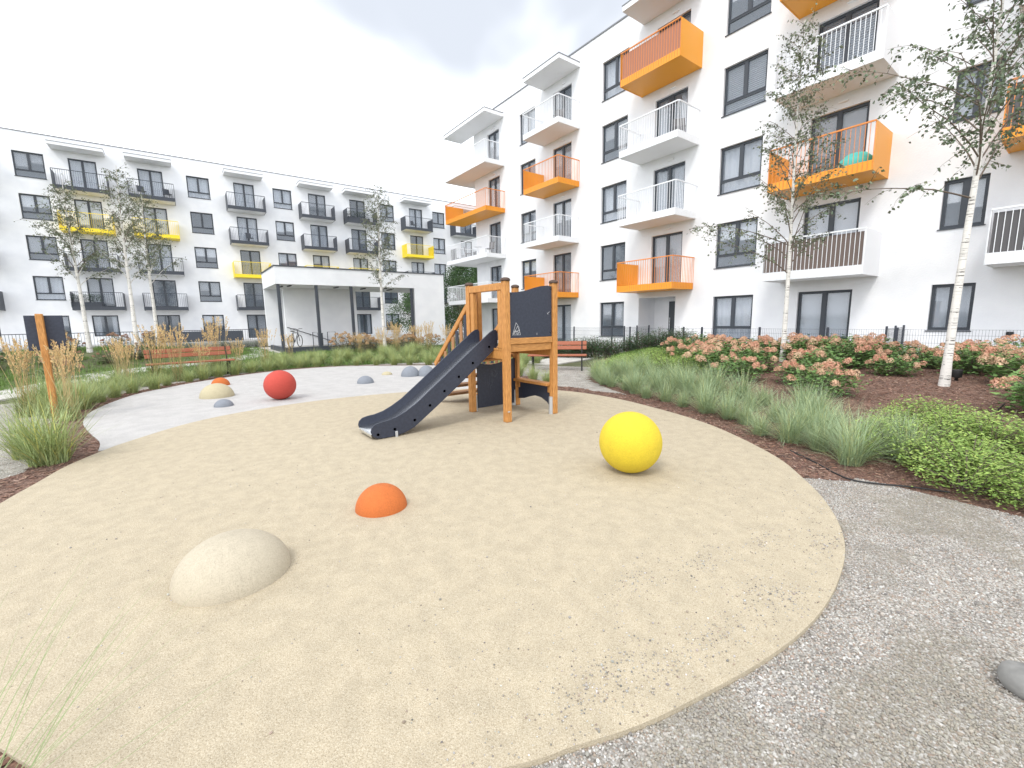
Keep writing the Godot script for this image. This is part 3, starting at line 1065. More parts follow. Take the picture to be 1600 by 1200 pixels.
# ------------------------------------------------------------------ trees
func birch(o: Node3D, h: float, tr: float, start: float, spread: float, nb: int, dens: float, sd: int, low: Array, tone: Color) -> void:
	rng.seed = sd
	var t := MB.new()
	var tw := MB.new()
	var lf := MB.new()
	var path := []
	var rad := []
	var lean := Vector3(rng.randf_range(-0.015, 0.015), 0, rng.randf_range(-0.015, 0.015))
	for i in 15:
		var f := i / 14.0
		path.append(Vector3(sin(f * 5.0 + sd) * 0.05 * f * h * 0.12, f * h, cos(f * 4.1 + sd) * 0.05 * f * h * 0.12) + lean * f * h)
		rad.append(maxf(tr * (1.0 - f * 0.93) * (1.25 if i == 0 else 1.0), 0.008))
	t.tube(path, rad, 10)
	var list := []
	for i in nb:
		var f := (i + 0.5) / nb
		var y := lerpf(start, h * 0.97, pow(f, 0.9))
		list.append([y, i * 2.399 + rng.randf_range(-0.4, 0.4), spread * (pow(1.0 - f, 0.75) * 0.9 + 0.14) * rng.randf_range(0.7, 1.15), rng.randf_range(0.9, 1.25)])
	for q in low: list.append(q)
	for q in list:
		var f: float = q[0] / h
		var fi := f * 14.0
		var p0: Vector3 = path[int(fi)].lerp(path[mini(int(fi) + 1, 14)], fi - int(fi))
		var az: float = q[1]
		var ln: float = q[2]
		var el: float = q[3]
		var r0: float = clampf(tr * (1.0 - f * 0.9) * 0.36, 0.007, 0.026)
		var bp := [p0]
		var br := [r0]
		var segs := 7
		for k in segs:
			el -= rng.randf_range(0.0, 0.13)
			az += rng.randf_range(-0.14, 0.14)
			bp.append(bp[-1] + Vector3(cos(az) * cos(el), sin(el), sin(az) * cos(el)) * ln / segs)
			br.append(maxf(r0 * (1.0 - (k + 1.0) / segs * 0.85), 0.004))
		(t if r0 > 0.018 else tw).tube(bp, br, 5, false)
		var nt := int(ln * 8.0 * dens) + 3
		for k in nt:
			var g := rng.randf_range(0.22, 1.0) * segs
			var gi := mini(int(g), segs - 1)
			var s: Vector3 = bp[gi].lerp(bp[gi + 1], g - gi)
			var a2 := az + rng.randf_range(-1.5, 1.5)
			var e2 := rng.randf_range(-0.35, 1.0)
			var tl := rng.randf_range(0.18, 0.55)
			var pp := s
			var tp := [s]
			for m in 3:
				e2 -= rng.randf_range(0.05, 0.4)
				pp += Vector3(cos(a2) * cos(e2), sin(e2), sin(a2) * cos(e2)) * tl / 3.0
				tp.append(pp)
			tw.tube(tp, [0.0045, 0.0035, 0.0025, 0.0015], 3, false)
			for m in int(rng.randf_range(6, 13)):
				var u := rng.randf() * 3.0
				var ui := mini(int(u), 2)
				var c: Vector3 = tp[ui].lerp(tp[ui + 1], u - ui) + Vector3(rng.randf_range(-0.05, 0.05), rng.randf_range(-0.06, 0.03), rng.randf_range(-0.05, 0.05))
				var d := Vector3(rng.randf_range(-1, 1), rng.randf_range(-1.2, 0.25), rng.randf_range(-1, 1)).normalized()
				var sd2 := d.cross(Vector3(rng.randf_range(-1, 1), rng.randf_range(-1, 1), rng.randf_range(-1, 1))).normalized()
				var l := rng.randf_range(0.045, 0.075)
				lf.leaf(c, d, sd2, l, l * 0.72, vary(tone, 0.35))
	part(o, "trunk", t.mesh(), M.birch_bark)
	if tw.v.size(): part(o, "twigs", tw.mesh(), M.twig)
	part(o, "crown", lf.mesh(), M.leaf)

func leafy_tree(o: Node3D, h: float, r: float, n: int, sd: int, tone: Color) -> void:
	rng.seed = sd
	var t := MB.new()
	t.tube([Vector3(0, 0, 0), Vector3(0.05, h * 0.3, 0), Vector3(0.0, h * 0.6, 0.05), Vector3(0.05, h * 0.85, 0)], [0.18, 0.14, 0.09, 0.03], 8)
	var lf := MB.new()
	for i in 70:
		var a := rng.randf() * TAU
		var y := rng.randf_range(0.12, 0.97)
		var rr := r * sin(PI * pow(y, 0.8)) * rng.randf_range(0.45, 1.0) + 0.15
		var c := Vector3(cos(a) * rr, y * h, sin(a) * rr)
		t.tube([Vector3(0, y * h * 0.7, 0), c * Vector3(0.5, 0.9, 0.5), c], [0.04, 0.02, 0.008], 4, false)
		var k := rng.randf_range(0.75, 1.2)
		for j in n / 70:
			var d := Vector3(rng.randfn(), rng.randfn() * 0.8, rng.randfn()) * 0.32
			var dir := (d + Vector3(rng.randf_range(-1, 1), rng.randf_range(-0.8, 0.6), rng.randf_range(-1, 1)) * 0.5).normalized()
			var s := dir.cross(Vector3(rng.randf_range(-1, 1), rng.randf_range(-1, 1), rng.randf_range(-1, 1))).normalized()
			var l := rng.randf_range(0.10, 0.17)
			lf.leaf(c + d, dir, s, l, l * 0.6, vary(tone * k, 0.25))
	part(o, "trunk", t.mesh(), M.bark_brown)
	part(o, "crown", lf.mesh(), M.leaf)

func build_trees() -> void:
	var g := "young birches in the courtyard"
	var tone := Color(0.15, 0.175, 0.11)
	var o := thing("birch_tree", "slender young birch before the right block's glass door, wide low branches", "tree", Vector3(12.55, 0.25, -4.93), 0.0, g)
	# low limbs: [height, azimuth, length, elevation]
	birch(o, 8.1, 0.062, 2.6, 1.55, 46, 1.0, 101, [[2.3, 3.6, 2.4, 0.75], [2.5, 0.2, 2.1, 0.75], [2.7, 4.4, 2.1, 0.8], [3.0, 3.9, 2.5, 0.5]], tone)
	o = thing("birch_tree", "nearest birch, white trunk in the bark mulch at the right edge", "tree", Vector3(10.26, 0.2, -1.49), 0.0, g)
	birch(o, 7.6, 0.066, 3.2, 1.75, 44, 0.95, 205, [[3.1, 3.9, 2.2, 0.35], [3.7, 3.4, 2.2, 0.7], [4.4, 3.8, 2.2, 0.6]], Color(0.145, 0.185, 0.115))
	o = thing("birch_tree", "thin birch left of the other two before the left block", "tree", Vector3(-3.18, 0.42, -25.0), 0.0, g)
	birch(o, 6.8, 0.085, 2.6, 1.6, 30, 1.5, 303, [], tone)
	o = thing("birch_tree", "middle birch of three before the left block, base nearest the bench", "tree", Vector3(-1.62, 0.38, -24.2), 0.0, g)
	birch(o, 7.5, 0.09, 2.7, 1.5, 32, 1.5, 404, [], tone)
	o = thing("birch_tree", "birch right of the other two before the left block", "tree", Vector3(-1.05, 0.4, -28.0), 0.0, g)
	birch(o, 7.4, 0.09, 3.0, 1.7, 30, 1.5, 505, [], tone)
	o = thing("birch_tree", "lone birch standing in front of the white pavilion", "tree", Vector3(8.24, -0.05, -22.0), 0.0, g)
	birch(o, 8.3, 0.095, 3.0, 1.6, 36, 1.5, 606, [], tone)
	for d in [[22.0, -38.0, 7.0, 3.0, 11, "dense dark green tree in the gap between the two blocks"], [26.5, -41.5, 7.6, 3.2, 12, "dense green tree farther back in the gap between the two blocks"], [18.6, -40.0, 5.6, 2.4, 13, "lower dense tree behind the pavilion's right end"]]:
		o = thing("leafy_tree", d[5], "tree", Vector3(d[0], -0.07, d[1]), 0.0, "dense trees between the blocks")
		leafy_tree(o, d[2], d[3], 15000, d[4], Color(0.055, 0.11, 0.035))

# ------------------------------------------------------------------ play tower
func post_mesh(h: float) -> ArrayMesh:
	var b := MB.new()
	b.cbox(Transform3D(Basis(), Vector3(0, h / 2, -0.0245)), Vector3(0.098, h, 0.048), 0.008)
	b.cbox(Transform3D(Basis(), Vector3(0, h / 2, 0.0245)), Vector3(0.098, h, 0.048), 0.008)
	return b.mesh()

func build_play_tower() -> void:
	var P := Vector3(4.2, 0, -5.62)
	var o := thing("play_tower", "wooden play tower with navy panels and slide on the sand rubber", "play tower", P, 0.0)
	var x0 := 3.735 - P.x
	var x1 := 4.655 - P.x
	var z0 := -5.14 - P.z
	var z1 := -6.12 - P.z
	var pm := post_mesh(2.05)
	for c in [[x0, z0, 0], [x1, z0, 1], [x0, z1, 1], [x1, z1, 1]]:
		var p := part(o, "post", pm, M.larch, Vector3(c[0], 0.0, c[1]))
		var b := MB.new()
		b.lathe([Vector2(0.066, 0), Vector2(0.072, 0.006), Vector2(0.072, 0.022), Vector2(0.060, 0.040), Vector2(0.03, 0.050), Vector2(0.0, 0.053)], Vector3(0, 2.05, 0), 20)
		part(p, "post_cap", b.mesh(), M.cap_brown)
		b = MB.new()
		if c[2] == 1:
			b.tube([Vector3(0.055 if c[0] < 0 else -0.058, 0, 0), Vector3(0.055 if c[0] < 0 else -0.058, 0.28, 0)], [0.036, 0.034], 10)
		else:
			b.cbox(Transform3D(Basis(), Vector3(-0.01, 0.16, 0.051)), Vector3(0.04, 0.018, 0.008), 0.002)
		part(p, "post_foot", b.mesh(), M.galvanised)
	var bx := func(called: String, lo: Vector3, hi: Vector3, m: Material, bev := 0.006) -> MeshInstance3D:
		var b := MB.new()
		b.cbox(Transform3D(Basis(), (lo + hi) / 2), hi - lo, bev)
		return part(o, called, b.mesh(), m)
	var e := 0.05
	# frames round the deck
	bx.call("beam", Vector3(x0 + e, 1.145, z0 - 0.035), Vector3(x1 - e, 1.235, z0 + 0.035), M.larch_flat)
	bx.call("beam", Vector3(x0 + e, 1.035, z0 - 0.030), Vector3(x1 - e, 1.142, z0 + 0.012), M.larch_flat)
	for z in [z1]:
		bx.call("beam", Vector3(x0 + e, 0.93, z - 0.03), Vector3(x1 - e, 1.05, z + 0.03), M.larch_flat)
	for x in [x0, x1]:
		bx.call("beam", Vector3(x - 0.03, 0.93, z1 + e), Vector3(x + 0.03, 1.05, z0 - e), M.larch)
	for i in 7:
		var z := lerpf(z0 - 0.11, z1 + 0.11, i / 6.0)
		bx.call("deck_board", Vector3(x0 - 0.03, 1.052, z - 0.056), Vector3(x1 + 0.03, 1.088, z + 0.056), M.larch_flat, 0.004)
	# gateway over the slide
	bx.call("top_beam", Vector3(x0 - 0.045, 1.93, z1 + e), Vector3(x0 + 0.045, 2.03, z0 - e), M.larch)
	for z in [z0 - 0.115, z1 + 0.115]:
		bx.call("upright", Vector3(x0 - 0.035, 1.09, z - 0.045), Vector3(x0 + 0.035, 1.928, z + 0.045), M.larch)
	bx.call("upright", Vector3(x0 + 0.12, 1.09, z1 - 0.03), Vector3(x0 + 0.20, 1.98, z1 + 0.045), M.larch)
	# wavy panels
	var wave := PackedVector2Array([Vector2(x0 + e, 1.24), Vector2(x1 - e, 1.24), Vector2(x1 - e, 2.0), Vector2(4.52 - P.x, 2.012), Vector2(4.40 - P.x, 2.0), Vector2(4.28 - P.x, 1.975), Vector2(4.16 - P.x, 1.942), Vector2(4.04 - P.x, 1.915), Vector2(3.92 - P.x, 1.898), Vector2(x0 + e, 1.892)])
	var b := MB.new()
	b.prism(wave, Transform3D(Basis(), Vector3(0, 0, z0 + 0.005)), 0.02)
	var pn := part(o, "wavy_panel", b.mesh(), M.panel_navy)
	# chalk scribbles on the navy panels
	b = MB.new()
	var zc := z0 + 0.0165
	for s in [[3.84, 1.275, 3.905, 1.46], [3.905, 1.46, 3.955, 1.40], [3.955, 1.40, 3.985, 1.28], [3.985, 1.28, 3.84, 1.285], [3.86, 1.29, 3.93, 1.41], [3.93, 1.41, 3.97, 1.33], [4.30, 1.27, 4.305, 1.30], [4.52, 1.59, 4.56, 1.615], [4.51, 1.60, 4.53, 1.575]]:
		b.bar(Vector3(s[0] - P.x, s[1], zc), Vector3(s[2] - P.x, s[3], zc), 0.005, 0.002)
	for k in 40:
		var q := Vector2(3.915, 1.315) + Vector2(rng.randf_range(-0.05, 0.05), rng.randf_range(-0.03, 0.035))
		var q2 := q + Vector2(rng.randf_range(-0.03, 0.03), rng.randf_range(-0.012, 0.012))
		b.bar(Vector3(q.x - P.x, q.y, zc + k * 0.00002), Vector3(q2.x - P.x, q2.y, zc + k * 0.00002), 0.004, 0.0015)
	part(pn, "chalk_scribble", b.mesh(), M.chalk)
	b = MB.new()
	for q in [[x0 + e + 0.02, 1.30], [x0 + e + 0.02, 1.60], [x0 + e + 0.02, 1.86], [x1 - e - 0.02, 1.30], [x1 - e - 0.02, 1.60], [x1 - e - 0.02, 1.96]]:
		b.lathe([Vector2(0.010, 0), Vector2(0.008, 0.005), Vector2(0, 0.006)], Vector3.ZERO, 8)
		for i in range(b.v.size() - 8 * 2 * 6, b.v.size()):
			var w := b.v[i]
			b.v[i] = Vector3(q[0] + w.x, q[1] + w.z, z0 + 0.0155 + w.y)
			var nn := b.n[i]
			b.n[i] = Vector3(nn.x, nn.z, nn.y)
	part(pn, "bolts", b.mesh(), M.galvanised)
	var side := PackedVector2Array([Vector2(-z0 + e, 1.10), Vector2(-z1 - e, 1.10), Vector2(-z1 - e, 1.86), Vector2(-z1 - 0.3, 1.84), Vector2(-z0 + 0.3, 1.92), Vector2(-z0 + e, 1.93)])
	b = MB.new()
	b.prism(side, Transform3D(Basis(Vector3(0, 0, -1), Vector3(0, 1, 0), Vector3(1, 0, 0)), Vector3(x1 + 0.005, 0, 0)), 0.02)
	part(o, "wavy_panel", b.mesh(), M.panel_navy)
	# low panels
	b = MB.new()
	b.prism(PackedVector2Array([Vector2(x0 + e + 0.04, 0.05), Vector2(x1 - e, 0.05), Vector2(x1 - e, 0.845), Vector2(4.45 - P.x, 0.82), Vector2(4.24 - P.x, 0.775), Vector2(4.10 - P.x, 0.762), Vector2(3.96 - P.x, 0.78), Vector2(x0 + e + 0.04, 0.81)]), Transform3D(Basis(), Vector3(0, 0, z1 + 0.02)), 0.02)
	pn = part(o, "low_panel", b.mesh(), M.panel_navy)
	b = MB.new()
	for k in 46:
		var c := Vector2(4.16, 0.60) if k < 28 else Vector2(4.08, 0.42)
		var a := rng.randf() * TAU
		var rr := Vector2(0.07, 0.06) * rng.randf_range(0.3, 1.0)
		var q := c + Vector2(cos(a) * rr.x, sin(a) * rr.y * (1.0 if k < 28 else 2.0))
		var q2 := q + (Vector2(-sin(a), cos(a)) * rng.randf_range(0.02, 0.05) if k < 28 else Vector2(0.004, rng.randf_range(0.03, 0.09)))
		b.bar(Vector3(q.x - P.x, q.y, z1 + 0.0305 + k * 0.00002), Vector3(q2.x - P.x, q2.y, z1 + 0.0305 + k * 0.00002), 0.0035, 0.0012)
	part(pn, "chalk_scribble", b.mesh(), M.chalk_faint)
	b = MB.new()
	var arch := PackedVector2Array([Vector2(-z0 + e + 0.02, 0.10), Vector2(-z0 + 0.16, 0.17), Vector2(-z0 + 0.30, 0.225), Vector2(-z0 + 0.45, 0.235), Vector2(-z0 + 0.60, 0.20), Vector2(-z0 + 0.75, 0.15), Vector2(-z1 - e - 0.02, 0.13), Vector2(-z1 - e - 0.02, 0.44), Vector2(-z0 + e + 0.02, 0.44)])
	b.prism(arch, Transform3D(Basis(Vector3(0, 0, -1), Vector3(0, 1, 0), Vector3(1, 0, 0)), Vector3(x1, 0, 0)), 0.02)
	part(o, "arched_panel", b.mesh(), M.panel_navy)
	bx.call("seat_board", Vector3(x1 - 0.11, 0.445, z1 + e), Vector3(x1 + 0.05, 0.49, z0 - e), M.larch)
	bx.call("seat_bracket", Vector3(x1 - 0.03, 0.33, z1 + e), Vector3(x1 + 0.03, 0.443, z1 + e + 0.07), M.larch)
	bx.call("seat_bracket", Vector3(x1 - 0.03, 0.33, z0 - e - 0.07), Vector3(x1 + 0.03, 0.443, z0 - e), M.larch)
	bx.call("inner_post", Vector3(x1 - 0.05, 0.492, z1 + e), Vector3(x1 - 0.005, 0.928, z1 + e + 0.05), M.larch)
	# a stepped climbing shelf under the deck
	bx.call("shelf", Vector3(x0 + 0.06, 0.845, z1 + 0.05), Vector3(x0 + 0.48, 0.875, z1 + 0.25), M.larch_flat, 0.004)
	# stair behind, falling away from the slide
	for i in 5:
		var y := 0.90 - i * 0.18
		var z := z1 - 0.17 - i * 0.215
		bx.call("stair_tread", Vector3(x0 + 0.03, y - 0.045, z - 0.12), Vector3(x1 - 0.03, y, z + 0.12), M.tread_wood, 0.006)
	for x in [x0 + 0.005, x1 - 0.005]:
		b = MB.new()
		b.bar(Vector3(x, 1.0, z1 - 0.06), Vector3(x, -0.02, z1 - 1.28), 0.045, 0.14, 0.006)
		part(o, "stringer", b.mesh(), M.larch)
		b = MB.new()
		b.bar(Vector3(x, 1.74, z1 - 0.08), Vector3(x, 0.70, z1 - 1.30), 0.05, 0.09, 0.008)
		var rl := part(o, "stair_rail", b.mesh(), M.larch)
		for i in 8:
			var f := (i + 0.5) / 8.0
			var z := z1 - 0.10 - f * 1.15
			var yt := lerpf(1.72, 0.74, f)
			b = MB.new()
			b.cbox(Transform3D(Basis(), Vector3(x, yt - 0.36, z)), Vector3(0.02, 0.60 + 0.05 * sin(i * 2.1), 0.085), 0.004)
			part(rl, "rail_slat", b.mesh(), M.panel_navy if i % 2 == 0 else M.tread_wood)
	b = MB.new()
	b.bar(Vector3(x0 + 0.10, 1.12, z0 - 0.30), Vector3(x0 + 0.06, 1.52, z0 - 0.14), 0.035, 0.035, 0.006)
	part(o, "grab_handle", b.mesh(), M.larch)
	# the slide
	var sl := Node3D.new()
	sl.name = "slide"
	o.add_child(sl)
	var top := [[1.785, 0.115], [1.80, 0.165], [1.845, 0.205], [1.92, 0.222], [2.02, 0.232], [2.14, 0.262], [2.27, 0.320], [2.42, 0.405], [2.71, 0.620], [3.08, 0.900], [3.44, 1.170], [3.64, 1.320], [3.70, 1.355], [3.75, 1.36], [3.775, 1.33]]
	var bot := [[3.78, 1.12], [3.72, 1.07], [3.42, 0.840], [3.06, 0.570], [2.70, 0.310], [2.50, 0.170], [2.38, 0.090], [2.24, 0.035], [2.10, 0.012], [1.95, 0.010], [1.86, 0.020], [1.805, 0.055]]
	var poly := PackedVector2Array()
	for q in top: poly.append(Vector2(q[0] - P.x, q[1]))
	for q in bot: poly.append(Vector2(q[0] - P.x, q[1]))
	for z in [-5.43, -5.93]:
		b = MB.new()
		b.prism(poly, Transform3D(Basis(), Vector3(0, 0, z - P.z)), 0.02)
		part(sl, "side_panel", b.mesh(), M.panel_navy)
	b = MB.new()
	var run := [[1.80, 0.032], [1.79, 0.070], [1.82, 0.098], [1.88, 0.108], [1.98, 0.110], [2.08, 0.138], [2.20, 0.169], [2.34, 0.233], [2.50, 0.332], [2.75, 0.512], [3.08, 0.755], [3.44, 1.025], [3.60, 1.138], [3.68, 1.172], [3.79, 1.162]]
	for i in run.size() - 1:
		var a := Vector2(run[i][0] - P.x, run[i][1])
		var d := Vector2(run[i + 1][0] - P.x, run[i + 1][1])
		var a0 := Vector2(run[maxi(i - 1, 0)][0] - P.x, run[maxi(i - 1, 0)][1])
		var d2 := Vector2(run[mini(i + 2, run.size() - 1)][0] - P.x, run[mini(i + 2, run.size() - 1)][1])
		var ta := (d - a0).normalized()
		var td := (d2 - a).normalized()
		var na := Vector3(-ta.y, ta.x, 0)
		var nd := Vector3(-td.y, td.x, 0)
		var za := -5.441 - P.z
		var zb := -5.919 - P.z
		b.tri_n(Vector3(a.x, a.y, za), Vector3(d.x, d.y, za), Vector3(d.x, d.y, zb), na, nd, nd)
		b.tri_n(Vector3(a.x, a.y, za), Vector3(d.x, d.y, zb), Vector3(a.x, a.y, zb), na, nd, na)
	part(sl, "chute_sheet", b.mesh(), M.steel)
	for q in [[1.875, 0.068], [2.10, 0.105], [2.385, 0.185], [2.62, 0.355], [2.85, 0.53], [3.09, 0.71], [3.33, 0.89], [3.62, 1.11]]:
		b = MB.new()
		b.lathe([Vector2(0.018, 0), Vector2(0.017, 0.008), Vector2(0.011, 0.014), Vector2(0, 0.016)], Vector3.ZERO, 12)
		for i in b.v.size():
			var w := b.v[i]
			b.v[i] = Vector3(q[0] - P.x + w.x, q[1] + w.z, -5.42 - P.z + w.y)
			var nn := b.n[i]
			b.n[i] = Vector3(nn.x, nn.z, nn.y)
		part(sl, "bolt_cap", b.mesh(), M.panel_navy)
	b = MB.new()
	for z in [-5.40, -5.95]:
		b.cbox(Transform3D(Basis(), Vector3(2.115 - P.x, 0.035, z - P.z)), Vector3(0.035, 0.09, 0.012), 0.003)
	part(sl, "foot_bracket", b.mesh(), M.galvanised)

# ------------------------------------------------------------------ balls and domes
func dome_mesh(r: float, h: float) -> ArrayMesh:
	var b := MB.new()
	var pr := []
	for i in 25:
		var t := (i / 24.0) * PI / 2
		pr.append(Vector2(r * cos(t), h * sin(t) - 0.01))
	b.lathe(pr, Vector3.ZERO, 48)
	return b.mesh()

func ball_mesh(r: float) -> ArrayMesh:
	var b := MB.new()
	var pr := []
	for i in 41:
		var t := (i / 40.0 - 0.5) * PI
		pr.append(Vector2(r * cos(t), r * sin(t) + r))
	b.lathe(pr, Vector3.ZERO, 56)
	return b.mesh()

func build_balls() -> void:
	single("rubber_ball", ball_mesh(0.30), M.rubber_yellow, "large yellow rubber ball on the sand-coloured ground", "ball", Vector3(3.41, -0.006, -2.65), 0.3)
	single("rubber_ball", ball_mesh(0.295), M.rubber_red, "large red rubber ball on the white ground", "ball", Vector3(1.45, -0.010, -9.75), 0.9)
	for d in [
		[0.10, -3.00, 0.312, 0.258, "rubber_beige", "large beige dome nearest the viewer on the sand-coloured ground"],
		[1.16, -3.38, 0.205, 0.20, "rubber_orange", "orange dome on the sand-coloured ground before the slide's foot"],
		[0.44, -11.05, 0.315, 0.29, "rubber_pale", "beige dome on the white ground left of the red ball"],
		[0.62, -13.1, 0.205, 0.20, "rubber_orange", "orange dome peeking out behind the far beige dome"],
		[0.47, -9.67, 0.16, 0.135, "rubber_grey", "small grey dome in front of the far beige dome"],
		[3.54, -10.92, 0.205, 0.185, "rubber_grey", "grey dome standing alone on the white ground left of the slide"],
		[4.60, -12.23, 0.15, 0.095, "rubber_pale", "tiny pale dome low on the far white ground"],
		[4.98, -11.45, 0.26, 0.28, "rubber_grey", "left one of two grey domes beside the slide"],
		[5.35, -11.2, 0.24, 0.29, "rubber_grey", "right one of two grey domes, half hidden by the slide"]]:
		single("rubber_dome", dome_mesh(d[2], d[3]), M[d[4]], d[5], "dome", Vector3(d[0], 0.0, d[1]), 0.0, "rubber domes to climb on")

# ------------------------------------------------------------------ benches, sign, bicycle corner
func bench(o: Node3D, ln: float) -> void:
	# sits along local x, looks towards +z
	for i in 3:
		var b := MB.new()
		b.cbox(Transform3D(Basis(), Vector3(0, 0.45, 0.16 - i * 0.135)), Vector3(ln, 0.04, 0.115), 0.008)
		part(o, "seat_slat", b.mesh(), M.bench_wood)
	for i in 2:
		var b := MB.new()
		b.cbox(Transform3D(Basis(Vector3(1, 0, 0), -0.22), Vector3(0, 0.66 + i * 0.135, -0.235 - i * 0.032)), Vector3(ln, 0.118, 0.036), 0.008)
		part(o, "back_slat", b.mesh(), M.bench_wood)
	for s in [-1.0, 1.0]:
		var x: float = s * (ln / 2 - 0.14)
		var b := MB.new()
		b.tube([Vector3(x, 0, 0.20), Vector3(x, 0.22, 0.14), Vector3(x, 0.42, 0.17)], [0.024, 0.022, 0.022], 8)
		b.tube([Vector3(x, 0, -0.26), Vector3(x, 0.22, -0.17), Vector3(x, 0.42, -0.16), Vector3(x, 0.62, -0.205), Vector3(x, 0.86, -0.262)], [0.024, 0.022, 0.022, 0.02, 0.018], 8)
		b.tube([Vector3(x, 0.415, 0.20), Vector3(x, 0.40, 0.0), Vector3(x, 0.415, -0.17)], [0.02, 0.02, 0.02], 8)
		part(o, "leg", b.mesh(), M.black_plastic)

func build_benches() -> void:
	var o := thing("bench", "red-brown slatted bench right of the play tower", "bench", Vector3(8.95, -0.02, -9.72), atan2(-0.72, 0.69) + 0.0, "slatted park benches")
	bench(o, 1.75)
	o.rotation.y = -0.80
	o = thing("bench", "red-brown slatted bench behind tall tan grasses at the left", "bench", Vector3(0.12, -0.02, -15.9), 0.0, "slatted park benches")
	bench(o, 2.1)
	o.rotation.y = 0.12

func build_sign() -> void:
	var o := thing("notice_board", "blank anthracite board on a leaning tan timber post at the left", "board", Vector3(-1.82, -0.02, -10.18), 0.0)
	var b := MB.new()
	b.cbox(Transform3D(Basis(), Vector3(0, 0.87, 0.0)), Vector3(0.085, 1.74, 0.085), 0.008)
	part(o, "post", b.mesh(), M.larch)
	b = MB.new()
	b.cbox(Transform3D(Basis(), Vector3(0.035, 1.435, -0.058)), Vector3(0.44, 0.56, 0.025), 0.004)
	part(o, "panel", b.mesh(), M.panel_navy)

func build_bicycle_corner() -> void:
	var o := thing("bicycle", "dark bicycle parked in the pavilion by the handrail", "bicycle", Vector3(4.95, 0.18, -26.75), 0.95)
	for x in [-0.52, 0.52]:
		var b := MB.new()
		var ring := []
		var rr := []
		for i in 29:
			ring.append(Vector3(x + cos(TAU * i / 28.0) * 0.33, 0.345 + sin(TAU * i / 28.0) * 0.33, 0))
			rr.append(0.02)
		b.tube(ring, rr, 6, false)
		var w := part(o, "wheel", b.mesh(), M.rubber_tyre)
		b = MB.new()
		for i in 14:
			b.tube([Vector3(x, 0.345, 0), Vector3(x + cos(TAU * i / 14.0) * 0.315, 0.345 + sin(TAU * i / 14.0) * 0.315, 0)], [0.002, 0.002], 3, false)
		part(w, "spokes", b.mesh(), M.steel)
	var b := MB.new()
	var bb := Vector3(-0.08, 0.30, 0)
	var seat := Vector3(-0.22, 0.82, 0)
	var head := Vector3(0.36, 0.80, 0)
	for s in [[bb, seat], [seat, head], [bb, head], [bb, Vector3(-0.52, 0.345, 0)], [seat, Vector3(-0.52, 0.345, 0)], [Vector3(0.33, 0.92, 0), Vector3(0.52, 0.345, 0)]]:
		b.tube(s, [0.019, 0.019], 6)
	part(o, "frame", b.mesh(), M.anthracite)
	b = MB.new()
	b.tube([Vector3(0.28, 1.04, -0.30), Vector3(0.36, 1.03, -0.1), Vector3(0.33, 0.98, 0), Vector3(0.36, 1.03, 0.1), Vector3(0.28, 1.04, 0.30)], [0.013, 0.013, 0.016, 0.013, 0.013], 6)
	part(o, "handlebar", b.mesh(), M.black_plastic)
	b = MB.new()
	b.cbox(Transform3D(Basis(), Vector3(-0.25, 0.90, 0)), Vector3(0.26, 0.05, 0.13), 0.02)
	part(o, "saddle", b.mesh(), M.black_plastic)
	for d in [[6.15, "left hoop-shaped bicycle stand in the pavilion"], [6.95, "right hoop-shaped bicycle stand in the pavilion"]]:
		b = MB.new()
		b.tube([Vector3(-0.22, 0, 0), Vector3(-0.22, 0.8, 0), Vector3(0.22, 0.8, 0), Vector3(0.22, 0, 0)], [0.024, 0.024, 0.024, 0.024], 8)
		single("bicycle_stand", b.mesh(), M.anthracite, d[1], "bike rack", Vector3(d[0], 0.18, -27.0), 0.0, "bicycle stands")
	b = MB.new()
	b.cbox(Transform3D(Basis(), Vector3(0, 0.36, 0)), Vector3(0.24, 0.72, 0.24), 0.02)
	b.cbox(Transform3D(Basis(), Vector3(0, 0.735, 0)), Vector3(0.28, 0.03, 0.28), 0.01)
	single("litter_bin", b.mesh(), M.anthracite, "square anthracite litter bin beside the bicycle stands", "bin", Vector3(6.42, 0.18, -27.4))

# ------------------------------------------------------------------ planting
func clump(n: int, h: float, spread: float, w: float, tip: Color, r: float, curl := 1.1) -> ArrayMesh:
	var b := MB.new()
	for i in n:
		var a := rng.randf() * TAU
		var rr := r * sqrt(rng.randf())
		var a2 := rng.randf() * TAU
		var k := rng.randf_range(0.75, 1.25)
		var yel := rng.randf()
		var c1 := tip if yel < 0.86 else Color(tip.r * 1.5, tip.g * 1.2, tip.b * 0.9)
		b.blade(Vector3(cos(a2) * rr, -0.01, sin(a2) * rr), a, h * rng.randf_range(0.6, 1.15), rng.randf_range(0.02, spread), rng.randf_range(0.2, curl), w * rng.randf_range(0.7, 1.3), c1 * k, 4)
	return b.mesh()

